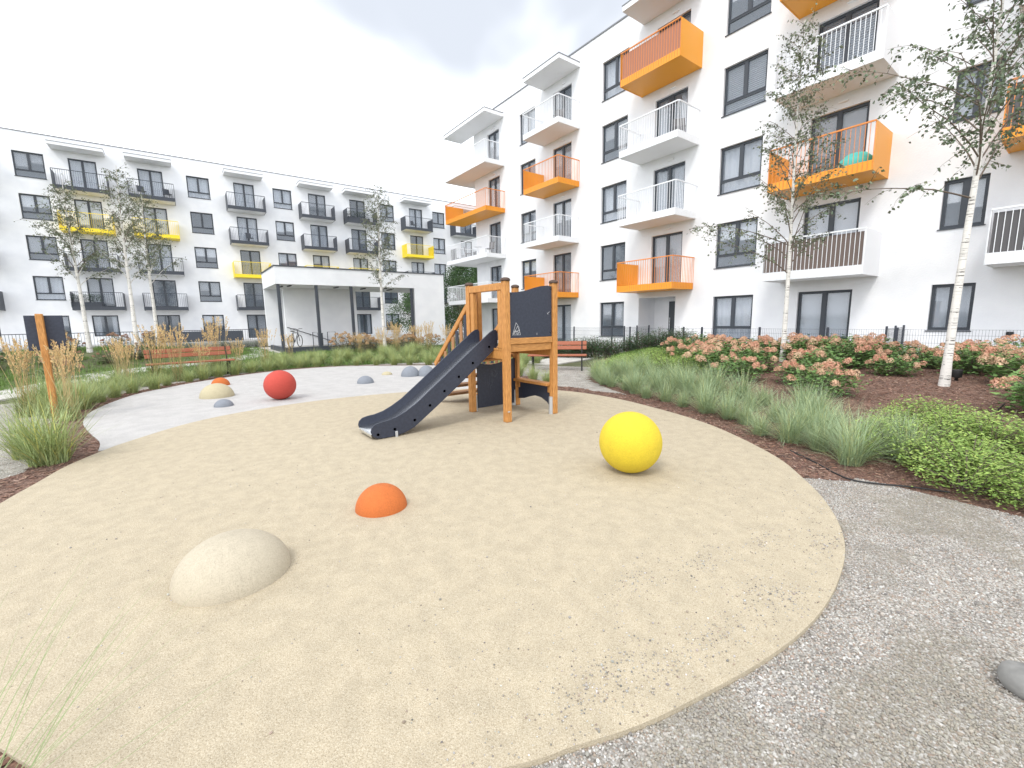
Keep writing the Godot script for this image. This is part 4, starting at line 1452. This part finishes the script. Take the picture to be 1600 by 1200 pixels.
func reed(n: int, h: float) -> Array:
	var b := MB.new()
	var pl := MB.new()
	pl.colored = true
	for i in 130:
		b.blade(Vector3(rng.randfn() * 0.07, -0.01, rng.randfn() * 0.07), rng.randf() * TAU, h * rng.randf_range(0.3, 0.6), rng.randf_range(0.05, 0.6), rng.randf_range(0.3, 1.3), 0.008, Color(0.24, 0.29, 0.11), 4)
	for i in n:
		var a := rng.randf() * TAU
		var tilt := rng.randf_range(0.02, 0.24)
		var l := h * rng.randf_range(0.75, 1.08)
		var p := Vector3(rng.randfn() * 0.06, 0, rng.randfn() * 0.06)
		var d := Vector3(cos(a) * sin(tilt), cos(tilt), sin(a) * sin(tilt))
		var q := p + d * l
		pl.col = vary(Color(0.50, 0.38, 0.18), 0.25)
		pl.tube([p, p + d * l * 0.5 , q], [0.0028, 0.0024, 0.002], 3, false)
		var ph := rng.randf_range(0.2, 0.34)
		for k in 26:
			var f := rng.randf()
			var s := q - d * ph * f + Vector3(cos(a), 0, sin(a)) * 0.03 * (1.0 - f) * (1.0 - f)
			var a3 := rng.randf() * TAU
			var dir := (d * 1.6 + Vector3(cos(a3), 0.1, sin(a3)) * 0.8).normalized()
			pl.leaf(s, dir, dir.cross(Vector3(cos(a3 + 1.0), 0.3, sin(a3 + 1.0))).normalized(), 0.045, 0.013, vary(Color(0.62, 0.45, 0.23), 0.3))
	return [b.mesh(), pl.mesh()]

func shrub(h: float, r: float, nl: int, ll: float, tone: Color, tone2: Color, stems: int) -> Array:
	var lf := MB.new()
	var st := MB.new()
	var tips := []
	for i in stems:
		var a := i * 2.399 + rng.randf_range(-0.3, 0.3)
		var f := sqrt((i + 0.5) / stems)
		var top := Vector3(cos(a) * r * f, h * (1.0 - 0.45 * f * f) * rng.randf_range(0.85, 1.1), sin(a) * r * f)
		st.tube([Vector3(cos(a) * 0.05, -0.02, sin(a) * 0.05), top * Vector3(0.45, 0.55, 0.45), top], [0.006, 0.005, 0.003], 4, false)
		tips.append(top)
		for k in nl / stems:
			var g := pow(rng.randf(), 0.6)
			var p := (top * Vector3(0.55 + 0.45 * g, g, 0.55 + 0.45 * g)) + Vector3(rng.randfn(), rng.randfn() * 0.5, rng.randfn()) * r * 0.14
			p.y = maxf(p.y, 0.02)
			var a2 := rng.randf() * TAU
			var dir := Vector3(cos(a2), rng.randf_range(-0.35, 0.5), sin(a2)).normalized()
			var s := dir.cross(Vector3(rng.randf_range(-0.5, 0.5), 1.0, rng.randf_range(-0.5, 0.5))).normalized()
			var l := ll * rng.randf_range(0.65, 1.25)
			lf.leaf(p, dir, s, l, l * 0.58, vary(tone.lerp(tone2, rng.randf()), 0.22))
	return [lf.mesh(), st.mesh(), tips]

func blooms(tips: Array, every: float, size: float, c0: Color, c1: Color) -> ArrayMesh:
	var b := MB.new()
	for t in tips:
		if rng.randf() > every: continue
		var base: Color = c0.lerp(c1, rng.randf())
		var s := size * rng.randf_range(0.7, 1.2)
		var tilt := Vector3(rng.randf_range(-0.4, 0.4), 1.0, rng.randf_range(-0.4, 0.4)).normalized()
		for k in 150:
			var f := rng.randf()
			var rr := s * 0.72 * sqrt(maxf(0.0, 1.0 - pow(f * 1.5 - 0.5, 2.0))) * sqrt(rng.randf_range(0.3, 1.0))
			var a := rng.randf() * TAU
			var side := Vector3(cos(a), 0, sin(a))
			var p: Vector3 = t + tilt * (s * 0.95 * f - s * 0.2) + side * rr
			var nrm := (side * 1.2 + tilt * rng.randf_range(-0.2, 0.9) + Vector3(rng.randf_range(-0.5, 0.5), rng.randf_range(-0.5, 0.5), rng.randf_range(-0.5, 0.5))).normalized()
			var d := nrm.cross(Vector3(rng.randf_range(-1, 1), rng.randf_range(-1, 1), rng.randf_range(-1, 1))).normalized()
			var l := 0.023 * rng.randf_range(0.7, 1.3)
			b.leaf(p - d * l / 2, d, nrm.cross(d), l, l * 0.95, vary(base, 0.16))
	return b.mesh()

func plant_set(called: String, meshes: Array, label: String, category: String, group: String) -> Node3D:
	# meshes: [[part name, mesh, material], ...]
	var o := Node3D.new()
	o.name = called
	for m in meshes: part(o, m[0], m[1], m[2])
	tag(o, label, category, group)
	return o

func put(src: Array, called: String, x: float, y: float, z: float, sc: float, label: String) -> void:
	var s: Node3D = src[rng.randi() % src.size()]
	copy_of(s, called, Vector3(x, y, z), rng.randf() * TAU, sc * rng.randf_range(0.74, 1.22), label)

func build_planting() -> void:
	rng.seed = 9090
	# --- prototypes (never added to the tree themselves)
	var sage := []
	var green := []
	var reeds := []
	var pinks := []
	var rusts := []
	var tans := []
	var ferns := []
	var hedges := []
	for i in 3:
		sage.append(plant_set("grass_clump", [["blades", clump(500, 0.58, 1.1, 0.0045, Color(0.30, 0.39, 0.22), 0.10), M.grass_leaf]], "", "grass clump", "sage green grasses along the rubber's right edge"))
		green.append(plant_set("grass_clump", [["blades", clump(380, 0.58, 0.85, 0.0065, Color(0.31, 0.38, 0.16), 0.11), M.grass_leaf]], "", "grass clump", "green grasses round the white rubber"))
		var r := reed(34, 1.25)
		reeds.append(plant_set("reed_grass", [["blades", r[0], M.grass_leaf], ["plumes", r[1], M.petal]], "", "reed grass", "tall tan reed grasses"))
		var s := shrub(0.56, 0.58, 1250, 0.085, Color(0.075, 0.15, 0.04), Color(0.16, 0.28, 0.075), 34)
		pinks.append(plant_set("hydrangea", [["foliage", s[0], M.leaf], ["stems", s[1], M.twig], ["blooms", blooms(s[2], 0.42, 0.12, Color(0.58, 0.285, 0.195), Color(0.62, 0.44, 0.29)), M.petal]], "", "hydrangea", "peach hydrangeas before the right block"))
		s = shrub(0.62, 0.52, 520, 0.085, Color(0.06, 0.085, 0.03), Color(0.13, 0.15, 0.055), 24)
		rusts.append(plant_set("hydrangea", [["foliage", s[0], M.leaf], ["stems", s[1], M.twig], ["blooms", blooms(s[2], 0.42, 0.11, Color(0.32, 0.165, 0.11), Color(0.38, 0.25, 0.165)), M.petal]], "", "hydrangea", "rusty hydrangeas before the left block"))
		s = shrub(0.75, 0.60, 520, 0.085, Color(0.09, 0.105, 0.035), Color(0.20, 0.17, 0.07), 24)
		tans.append(plant_set("hydrangea", [["foliage", s[0], M.leaf], ["stems", s[1], M.twig], ["blooms", blooms(s[2], 0.8, 0.12, Color(0.42, 0.25, 0.13), Color(0.52, 0.36, 0.20)), M.petal]], "", "hydrangea", "faded tan hydrangeas before the pavilion"))
		s = shrub(0.44, 0.46, 1500, 0.042, Color(0.15, 0.25, 0.05), Color(0.32, 0.43, 0.10), 18)
		ferns.append(plant_set("low_shrub", [["foliage", s[0], M.leaf], ["stems", s[1], M.twig]], "", "shrub", "bright green low shrubs in the right bed"))
		s = shrub(0.62, 0.42, 900, 0.055, Color(0.030, 0.070, 0.025), Color(0.06, 0.13, 0.045), 26)
		hedges.append(plant_set("hedge_shrub", [["foliage", s[0], M.leaf], ["stems", s[1], M.twig]], "", "shrub", "dark hedge shrubs by the right block's fence"))

	# --- right: sage row
	var edge := smooth_open(V([8.4, -8.0, 7.4, -6.4, 6.79, -5.07, 6.33, -3.54, 5.51, -2.25, 4.98, -1.35]), 8)
	var ln := 0.0
	for i in edge.size() - 1: ln += edge[i].distance_to(edge[i + 1])
	for row in 3:
		var d := 0.2 * row
		while d < ln:
			var acc := 0.0
			for i in edge.size() - 1:
				var sl := edge[i].distance_to(edge[i + 1])
				if acc + sl >= d:
					var t := (edge[i + 1] - edge[i]).normalized()
					var p := edge[i].lerp(edge[i + 1], (d - acc) / sl) + Vector2(t.y, -t.x) * (0.22 + row * 0.46 + rng.randf_range(-0.15, 0.17))
					put(sage, "grass_clump", p.x, bed_h(p.x, p.y), p.y, 0.92, "sage green grass clump, %s row of the band, %s" % [["front", "middle", "back"][row], ["at the bench end", "beyond the yellow ball", "at the gravel end"][mini(int(d / ln * 3.0), 2)]])
					break
				acc += sl
			d += 0.42 + rng.randf_range(-0.1, 0.14)
	# --- right: low bright shrubs, near corner and the far flank
	for i in 9:
		for j in 6:
			var z := 1.9 - i * 0.40 + rng.randf_range(-0.1, 0.1)
			var x := 5.22 + j * 0.42 + rng.randf_range(-0.1, 0.1)
			if x > 7.15 + 0.25 * sin(i) or (z < -0.75 and x < 5.5): continue
			put(ferns, "low_shrub", x, bed_h(x, z), z, 0.78, "bright green fine-leaved low shrub by the gravel, %s" % ("in the front line" if j == 0 else ("in the middle of the patch" if j < 4 else "at the back against the bark mulch")))
	for i in 8:
		for j in 6:
			var x := 8.4 + j * 0.52 + i * 0.16 + rng.randf_range(-0.12, 0.12)
			var z := -7.9 + i * 0.36 - j * 0.16 + rng.randf_range(-0.12, 0.12)
			if x > 11.2 or edge_in(x, z) < 0.25: continue
			put(ferns, "low_shrub", x, bed_h(x, z), z, 0.8, "bright green low shrub behind the sage grasses near the bench")
	# --- right: hydrangeas
	var spots := [[10.6, -6.6], [9.8, -5.4], [9.1, -4.4], [9.4, -3.3], [10.4, -3.4], [10.3, -4.7], [11.3, -2.4], [11.3, -5.7], [11.1, -0.5], [9.7, -0.25], [12.0, -1.4], [8.55, -2.7], [12.0, -3.4], [12.0, -6.7], [8.7, -0.1], [10.5, 0.6]]
	for i in 12:
		spots.append([12.9 + rng.randf_range(-0.2, 0.2), -8.2 + i * 0.86])
		spots.append([13.9 + rng.randf_range(-0.2, 0.2), -7.8 + i * 0.86])
	for s in spots:
		put(pinks, "hydrangea", s[0], bed_h(s[0], s[1]) - 0.02, s[1], 1.0, "peach-flowered hydrangea %s" % ("in the back row along the wire fence" if s[0] > 13.4 else ("in the second row before the wire fence" if s[0] > 12.5 else ("left of the near birch, at the front of the mulch bed" if s[1] < -2.0 else "beside or right of the near birch trunk"))))
	# --- right: hedge by the fence
	for i in 34:
		var f := (i % 17) / 16.0
		var x := lerpf(11.6, 14.4, f) + rng.randf_range(-0.15, 0.15) + (0.45 if i > 16 else 0.0)
		var z := lerpf(-14.6, -8.9, f)
		put(hedges, "hedge_shrub", x, maxf(bed_h(x, z), -0.03), z, 1.1, "dark green hedge shrub beyond the low shrubs, by the fence")
	# --- left and far: grasses round the white rubber
	var far := smooth_open(V([-1.75, -11.6, -1.35, -12.6, -0.9, -13.3, 0.0, -14.6, 1.6, -15.95, 3.63, -16.35, 5.95, -15.0, 7.3, -13.6, 7.8, -11.9]), 8)
	var d2 := 0.0
	var acc2 := 0.0
	for i in far.size() - 1:
		acc2 += far[i].distance_to(far[i + 1])
		if acc2 >= d2:
			var t := (far[i + 1] - far[i]).normalized()
			for row in 2:
				var p := far[i] + Vector2(t.y, -t.x) * (row * 0.7 + rng.randf_range(-0.1, 0.1))
				put(green, "grass_clump", p.x, -0.02, p.y, 0.85, "green grass clump beyond the white rubber, %s, %s row" % ["behind the orange dome" if p.x < 1.2 else ("beyond the red ball" if p.x < 4.0 else "beyond the grey domes"), ["front", "second"][row]])
			d2 = acc2 + 0.5
	for s in [[-1.36, -6.95, 1.4], [-1.62, -7.5, 1.15], [-1.95, -10.6, 1.15], [-1.65, -11.2, 1.1], [-2.15, -11.9, 1.2], [-1.85, -12.7, 1.1], [-1.5, -12.0, 0.9]]:
		put(green, "grass_clump", s[0], -0.02, s[1], s[2], "full green grass clump near the notice board at the left")
	for s in [[-1.62, -10.0, 0.95], [-2.3, -11.0, 0.95], [-2.2, -13.2, 1.0], [-1.2, -14.3, 1.05], [-0.7, -15.2, 1.1], [-0.2, -15.1, 1.15], [0.35, -15.5, 1.15], [0.75, -16.4, 1.2], [1.3, -16.6, 1.1], [-1.5, -15.6, 1.0], [2.2, -17.2, 1.0], [3.2, -18.6, 0.9]]:
		put(reeds, "reed_grass", s[0], -0.03, s[1], s[2], "tall tan-plumed reed grass round the left bench")
	for s in [[6.8, -21.5, 1.0], [7.6, -20.6, 1.0], [8.6, -21.2, 1.05], [9.4, -20.4, 1.0], [10.2, -21.0, 1.0], [10.9, -20.2, 1.0], [11.6, -20.8, 0.95], [12.3, -20.0, 0.95], [9.0, -22.6, 1.1], [10.2, -22.8, 1.0]]:
		put(reeds, "reed_grass", s[0], -0.06, s[1], s[2], "tall tan-plumed reed grass before the pavilion")
	for i in 58:
		var x := rng.randf_range(2.6, 11.5)
		var z := -17.3 - rng.randf() * 4.2 + absf(x - 5.0) * 0.35
		put(green, "grass_clump", x, -0.06, z, 1.0, "meadow grass clump between the white rubber and the pavilion")
	for q in [[6.78, -7.7], [7.0, -8.5], [7.2, -9.4], [7.6, -9.9], [7.3, -10.4], [7.9, -10.5], [7.6, -11.1], [8.2, -11.2], [7.9, -11.8], [8.5, -11.8], [8.8, -11.2]]:
		put(green, "grass_clump", q[0], -0.03, q[1], 0.95, "grass clump between the play tower and the right bench")
	for i in 24:
		put(green, "grass_clump", rng.randf_range(7.6, 10.8), -0.06, rng.randf_range(-16.0, -11.6), 1.0, "meadow grass clump seen behind the play tower")
	for s in [[6.6, -23.4], [7.4, -22.7], [8.2, -23.6], [9.0, -23.2], [9.7, -22.2], [10.5, -22.0], [7.9, -24.4], [9.3, -24.2], [10.2, -23.4], [11.2, -22.6]]:
		put(tans, "hydrangea", s[0], -0.06, s[1], 1.05, "faded tan hydrangea before the pavilion")
	for i in 34:
		var x := rng.randf_range(-8.5, 1.0)
		var z := rng.randf_range(-27.0, -17.6)
		if x > -2.9 and z < -19.0 and x > -2.9 + (-19.0 - z) * 0.35: continue
		if x < -3.0 and z > -19.0: continue
		put(rusts, "hydrangea", x, mound_h(x, z) - 0.02, z, 1.05, "rust-flowered hydrangea %s" % ("behind the left bench" if z > -21.0 and x > -3.0 else ("round the birch trunks before the left block" if x > -4.5 else "at the far left of the mound before the left block")))
	for i in 14:
		var x := -1.6 + i * 0.45
		put(hedges, "hedge_shrub", x, -0.05, -33.4, 0.8, "small dark shrub along the foot of the terrace wall")
	# wisps leaning in at the near left corner
	rng.seed = 313
	var wp := MB.new()
	for i in 26:
		wp.blade(Vector3(rng.randfn() * 0.06, -0.02, rng.randfn() * 0.06), rng.randf_range(-1.5, 0.2), rng.randf_range(0.6, 1.1), rng.randf_range(0.55, 1.1), rng.randf_range(0.15, 0.6), 0.004, Color(0.21, 0.26, 0.11), 7)
	single("grass_clump", wp.mesh(), M.grass_leaf, "thin wispy grass leaning over the rubber's near left edge", "grass clump", Vector3(-0.70, 0, -1.80))
	# lawn
	rng.seed = 515
	var tuft := MB.new()
	for i in 12:
		tuft.blade(Vector3(rng.randfn() * 0.035, 0, rng.randfn() * 0.035), rng.randf() * TAU, rng.randf_range(0.05, 0.10), rng.randf_range(0.05, 0.7), rng.randf_range(0.1, 0.9), 0.006, Color(0.8, 0.8, 0.8), 2)
	var xf := []
	var cl := []
	for i in 26000:
		var x: float
		var z: float
		if i < 9000:
			x = rng.randf_range(8.0, 14.5); z = rng.randf_range(-11.0, -5.6)
			if edge_in(x, z) < 0.3 or x + z * 0.5 > 9.8: continue
		else:
			x = rng.randf_range(-12.0, 14.0); z = rng.randf_range(-33.5, -15.0)
			if Geometry2D.is_point_in_polygon(Vector2(x, z), gravel_poly): continue
			if x > 3.8 and z < -25.6: continue
		xf.append(Transform3D(Basis(Vector3.UP, rng.randf() * TAU).scaled(Vector3.ONE * rng.randf_range(0.8, 1.8)), Vector3(x, (bed_h(x, z) if i < 9000 else maxf(mound_h(x, z) - 0.02, -0.07)), z)))
		cl.append(vary(Color(0.15, 0.26, 0.05), 0.3))
	multi("lawn_grass", tuft.mesh(), M.grass_leaf, xf, cl, "short green lawn grass between the planting", "grass")
	for g in [sage, green, reeds, pinks, rusts, tans, ferns, hedges]:
		for s: Node3D in g: s.free()

# ------------------------------------------------------------------ small things
func chair(at: Vector3, turn: float, m: Material, label: String) -> void:
	var o := thing("balcony_chair", label, "chair", at, turn, "balcony chairs")
	var b := MB.new()
	b.cbox(Transform3D(Basis(), Vector3(0, 0.43, 0)), Vector3(0.46, 0.04, 0.44), 0.01)
	part(o, "seat", b.mesh(), m)
	b = MB.new()
	b.cbox(Transform3D(Basis(Vector3(1, 0, 0), -0.18), Vector3(0, 0.68, -0.24)), Vector3(0.46, 0.44, 0.03), 0.01)
	part(o, "backrest", b.mesh(), m)
	for x in [-0.2, 0.2]:
		for z in [-0.19, 0.19]:
			b = MB.new()
			b.tube([Vector3(x, 0, z), Vector3(x, 0.42, z)], [0.014, 0.014], 6)
			part(o, "leg", b.mesh(), m)

func build_small_things() -> void:
	rng.seed = 66
	# drip hose
	for d in [[[Vector3(5.35, 0.02, -1.95), Vector3(5.10, 0.0, -1.62), Vector3(4.90, -0.01, -1.40), Vector3(4.80, -0.012, -1.18), Vector3(4.98, 0.0, -0.86), Vector3(5.08, 0.01, -0.62)], "black drip hose lying at the edge of the gravel"], [[Vector3(7.3, 0.13, -1.7), Vector3(7.49, 0.14, -1.41), Vector3(7.47, 0.15, -1.19), Vector3(7.96, 0.16, -0.85), Vector3(8.6, 0.2, -0.72), Vector3(9.2, 0.24, -0.7)], "black drip hose crossing the bark mulch below the near birch"]]:
		var c := Curve3D.new()
		for i in d[0].size():
			var p: Vector3 = d[0][i]
			p.y = maxf(bed_h(p.x, p.z), -0.02) + 0.012
			var tg: Vector3 = (d[0][mini(i + 1, d[0].size() - 1)] - d[0][maxi(i - 1, 0)]) / 6.0
			c.add_point(p, -tg, tg)
		var pts := []
		var rr := []
		for q in c.tessellate(4, 6):
			pts.append(q)
			rr.append(0.0075)
		var b := MB.new()
		b.tube(pts, rr, 8)
		single("drip_hose", b.mesh(), M.black_plastic, d[1], "hose")
	var b := MB.new()
	b.lathe([Vector2(0.025, -0.02), Vector2(0.025, 0.05), Vector2(0.07, 0.06), Vector2(0.075, 0.19), Vector2(0.06, 0.2), Vector2(0.0, 0.2)], Vector3.ZERO, 16)
	single("garden_spotlight", b.mesh(), M.black_plastic, "small black garden spotlight beside the near birch trunk", "spotlight", Vector3(11.0, bed_h(11.0, -1.45), -1.45))
	b = MB.new()
	b.cbox(Transform3D(), Vector3(0.05, 0.10, 0.14), 0.015)
	single("wall_lamp", b.mesh(), M.black_plastic, "small black fitting low on the white wall, right of the near birch", "lamp", Vector3(17.47, 0.93, -1.42))
	# grey stone at the right edge
	b = MB.new()
	var f := FastNoiseLite.new()
	f.seed = 3
	f.frequency = 2.2
	var pr := []
	for i in 17:
		var t := (i / 16.0 - 0.5) * PI
		pr.append(Vector2(0.10 * cos(t), 0.065 * sin(t) + 0.05))
	b.lathe(pr, Vector3.ZERO, 24)
	for i in b.v.size():
		b.v[i] *= 1.0 + f.get_noise_3dv(b.v[i] * 3.0) * 0.35
	single("boulder", b.mesh(), M.stone_grey, "smooth grey stone lying on the gravel at the right edge", "stone", Vector3(2.60, -0.035, -0.01), 0.5)
	# life on the balconies
	b = MB.new()
	b.lathe([Vector2(0.0, 0.0), Vector2(0.38, 0.02), Vector2(0.46, 0.16), Vector2(0.42, 0.36), Vector2(0.26, 0.52), Vector2(0.0, 0.57)], Vector3.ZERO, 24)
	single("beanbag", b.mesh(), M.turquoise, "turquoise beanbag on the orange balcony behind the birch", "beanbag", Vector3(16.75, 5.73, -4.95))
	chair(Vector3(16.7, 5.73, -24.6), -1.2, M.screen_grey, "dark chair at the right end of a white corner balcony")
	chair(Vector3(16.6, 5.73, -27.2), 0.9, M.screen_grey, "dark chair at the left end of a white corner balcony")
	chair(Vector3(16.7, 11.46, -18.0), -1.0, M.screen_grey, "dark chair on a white top-floor balcony")
	chair(Vector3(16.8, 8.60, -11.0), -0.9, M.screen_grey, "dark chair on a white fourth-floor balcony beside the birch")
	b = MB.new()
	b.lathe([Vector2(0.18, 0.0), Vector2(0.03, 0.02), Vector2(0.025, 0.66), Vector2(0.30, 0.68), Vector2(0.31, 0.70), Vector2(0.0, 0.705)], Vector3.ZERO, 20)
	single("balcony_table", b.mesh(), M.white_metal, "small round table on a white corner balcony", "table", Vector3(16.6, 5.73, -25.9))
	for d in [[-1.5, 11.55, "left dark chair on the left block's top-floor balcony"], [0.1, 11.55, "right dark chair on the left block's top-floor balcony"], [5.6, 8.68, "dark chair on the left block's fourth-floor balcony above the yellow one"], [21.4, 11.55, "dark chair on the far top-floor balcony of the left block"]]:
		chair(Vector3(d[0], d[1], -46.3), 0.4, M.anthracite, d[2])
	for d in [[-5.6, 2.95, "planter of leafy plants on the low balcony behind the left birches", 1.7], [15.3, 11.55, "planter of leafy plants on the top-floor balcony above the pavilion", 2.2]]:
		var o := thing("balcony_planter", d[2], "planter", Vector3(d[0], d[1], -46.0), 0.0)
		b = MB.new()
		b.cbox(Transform3D(Basis(), Vector3(0, 0.2, 0)), Vector3(d[3], 0.4, 0.3), 0.02)
		part(o, "box", b.mesh(), M.anthracite)
		b = MB.new()
		for i in 900:
			var p := Vector3(rng.randf_range(-0.5, 0.5) * d[3], 0.42 + rng.randf() * 0.55, rng.randfn() * 0.14)
			var a := rng.randf() * TAU
			var dir := Vector3(cos(a), rng.randf_range(-0.4, 0.7), sin(a)).normalized()
			b.leaf(p, dir, dir.cross(Vector3(rng.randf_range(-0.4, 0.4), 1, 0)).normalized(), 0.10, 0.06, vary(Color(0.04, 0.08, 0.03), 0.3))
		part(o, "foliage", b.mesh(), M.leaf)

# ------------------------------------------------------------------ loose litter
func stone_mesh(sd: int) -> ArrayMesh:
	var r := RandomNumberGenerator.new()
	r.seed = sd
	var b := MB.new()
	var t := (1.0 + sqrt(5.0)) / 2.0
	var vs := [Vector3(-1, t, 0), Vector3(1, t, 0), Vector3(-1, -t, 0), Vector3(1, -t, 0), Vector3(0, -1, t), Vector3(0, 1, t), Vector3(0, -1, -t), Vector3(0, 1, -t), Vector3(t, 0, -1), Vector3(t, 0, 1), Vector3(-t, 0, -1), Vector3(-t, 0, 1)]
	for i in 12: vs[i] = (vs[i] as Vector3).normalized() * r.randf_range(0.38, 0.58) * Vector3(1.0, 0.62, 0.8)
	for q in [[0, 11, 5], [0, 5, 1], [0, 1, 7], [0, 7, 10], [0, 10, 11], [1, 5, 9], [5, 11, 4], [11, 10, 2], [10, 7, 6], [7, 1, 8], [3, 9, 4], [3, 4, 2], [3, 2, 6], [3, 6, 8], [3, 8, 9], [4, 9, 5], [2, 4, 11], [6, 2, 10], [8, 6, 7], [9, 8, 1]]:
		b.tri_out(vs[q[0]], vs[q[1]], vs[q[2]], Vector3.ZERO)
	return b.mesh()

func build_litter() -> void:
	rng.seed = 777
	var dirt := FastNoiseLite.new()
	dirt.seed = 8
	dirt.frequency = 0.55
	dirt.fractal_octaves = 4
	var tones := [Color(0.36, 0.34, 0.31), Color(0.45, 0.43, 0.40), Color(0.29, 0.27, 0.245), Color(0.54, 0.525, 0.50), Color(0.34, 0.27, 0.22), Color(0.21, 0.195, 0.18), Color(0.41, 0.365, 0.32)]
	for pass_no in 2:
		var xf := []
		var cl := []
		for i in (130000 if pass_no == 0 else 30000):
			var p: Vector2
			if pass_no == 0:
				p = Vector2(rng.randf_range(0.6, 4.95), rng.randf_range(-1.7, 0.6))
				if p.distance_to(Vector2.ZERO) > 2.6 and rng.randf() < 0.35: continue
			elif i < 20000: p = Vector2(rng.randf_range(-4.0, -1.1), rng.randf_range(-13.0, -5.5))
			else: p = Vector2(rng.randf_range(6.6, 10.3), rng.randf_range(-11.5, -6.8))
			if not Geometry2D.is_point_in_polygon(p, gravel_poly) or Geometry2D.is_point_in_polygon(p, beige_poly): continue
			if pass_no == 1 and (Geometry2D.is_point_in_polygon(p, white_poly) or Geometry2D.is_point_in_polygon(p, mulch_polys[0]) or Geometry2D.is_point_in_polygon(p, mulch_polys[1])): continue
			var s := rng.randf_range(0.004, 0.0095) * (1.0 if rng.randf() < 0.96 else 1.7)
			xf.append(Transform3D(Basis.from_euler(Vector3(rng.randf_range(-0.5, 0.5), rng.randf() * TAU, rng.randf_range(-0.5, 0.5))).scaled(Vector3.ONE * s * 1.3), Vector3(p.x, -0.024 + s * 0.25, p.y)))
			var c: Color = tones[rng.randi() % tones.size()]
			if pass_no == 1: c = c.lerp(Color(0.62, 0.61, 0.59), 0.45)
			var dk := smoothstep(0.02, 0.30, dirt.get_noise_2d(p.x * 1.4, p.y * 1.4)) * 0.72
			cl.append(vary(c.lerp(Color(0.27, 0.245, 0.195), dk), 0.10))
		multi("gravel", stone_mesh(5 + pass_no), M.chip, xf, cl, "grey and white gravel stones right of the sand rubber" if pass_no == 0 else "pale gravel stones beside the bench and the left path", "gravel")
	# grit on the rubber: thin everywhere, thicker to the right, with little drifts
	var xf := []
	var cl := []
	var drifts := [Vector2(1.38, -1.13), Vector2(1.49, -0.97), Vector2(1.16, -1.08), Vector2(3.26, -0.94), Vector2(2.37, -0.98), Vector2(2.46, -0.86), Vector2(1.86, -0.94), Vector2(1.98, -1.45), Vector2(2.42, -1.31), Vector2(3.0, -1.2)]
	for i in 7200:
		var p: Vector2
		if i < 1300: p = Vector2(rng.randf_range(-1.2, 6.0), rng.randf_range(-7.0, -0.8))
		elif i < 6000:
			p = Vector2(0.5 + 3.6 * rng.randf(), -0.72 - rng.randf() * 2.6)
			if rng.randf() > exp(-near_poly(p, beige_poly) * 2.2): continue
		else:
			var d: Vector2 = drifts[rng.randi() % drifts.size()]
			p = d + Vector2(rng.randfn() * 0.12, rng.randfn() * 0.05).rotated(rng.randf_range(-0.4, 0.4))
		if not Geometry2D.is_point_in_polygon(p, beige_poly): continue
		var s := rng.randf_range(0.003, 0.0085) * (1.0 if rng.randf() < 0.95 else 1.7)
		xf.append(Transform3D(Basis.from_euler(Vector3(rng.randf_range(-0.5, 0.5), rng.randf() * TAU, 0)).scaled(Vector3.ONE * s * 1.3), Vector3(p.x, s * 0.3, p.y)))
		var c: Color = tones[rng.randi() % tones.size()]
		cl.append(vary(c * (0.75 if rng.randf() < 0.6 else 1.0), 0.2))
	multi("grit", stone_mesh(9), M.chip, xf, cl, "scattered grit and pebbles on the sand rubber", "gravel")
	# bark chips
	var b := MB.new()
	b.cbox(Transform3D(), Vector3(1.0, 0.12, 0.32), 0.05)
	xf = []
	cl = []
	var barks := [Color(0.16, 0.085, 0.06), Color(0.23, 0.13, 0.09), Color(0.10, 0.06, 0.045), Color(0.30, 0.20, 0.15), Color(0.19, 0.10, 0.075)]
	for i in 52000:
		var p: Vector2
		var y := -0.012
		if i < 12000: p = Vector2(rng.randf_range(4.3, 7.4), rng.randf_range(-9.4, -1.4))
		elif i < 28000: p = Vector2(rng.randf_range(-2.2, 0.8), rng.randf_range(-15.8, -1.0))
		else: p = Vector2(rng.randf_range(4.9, 12.5), rng.randf_range(-7.0, 1.4))
		if i < 12000:
			if not Geometry2D.is_point_in_polygon(p, mulch_polys[0]) or Geometry2D.is_point_in_polygon(p, beige_poly): continue
		elif i < 28000:
			if not Geometry2D.is_point_in_polygon(p, mulch_polys[1]) or Geometry2D.is_point_in_polygon(p, beige_poly) or Geometry2D.is_point_in_polygon(p, white_poly): continue
		else:
			if not Geometry2D.is_point_in_polygon(p, bed_poly): continue
			y = bed_h(p.x, p.y)
		var l := rng.randf_range(0.018, 0.055)
		xf.append(Transform3D(Basis.from_euler(Vector3(rng.randf_range(-0.35, 0.35), rng.randf() * TAU, rng.randf_range(-0.25, 0.25))).scaled(Vector3.ONE * l), Vector3(p.x, y + 0.004, p.y)))
		cl.append(vary(barks[rng.randi() % barks.size()], 0.25))
	multi("bark_mulch", b.mesh(), M.chip, xf, cl, "brown bark mulch chips round the planting", "mulch")
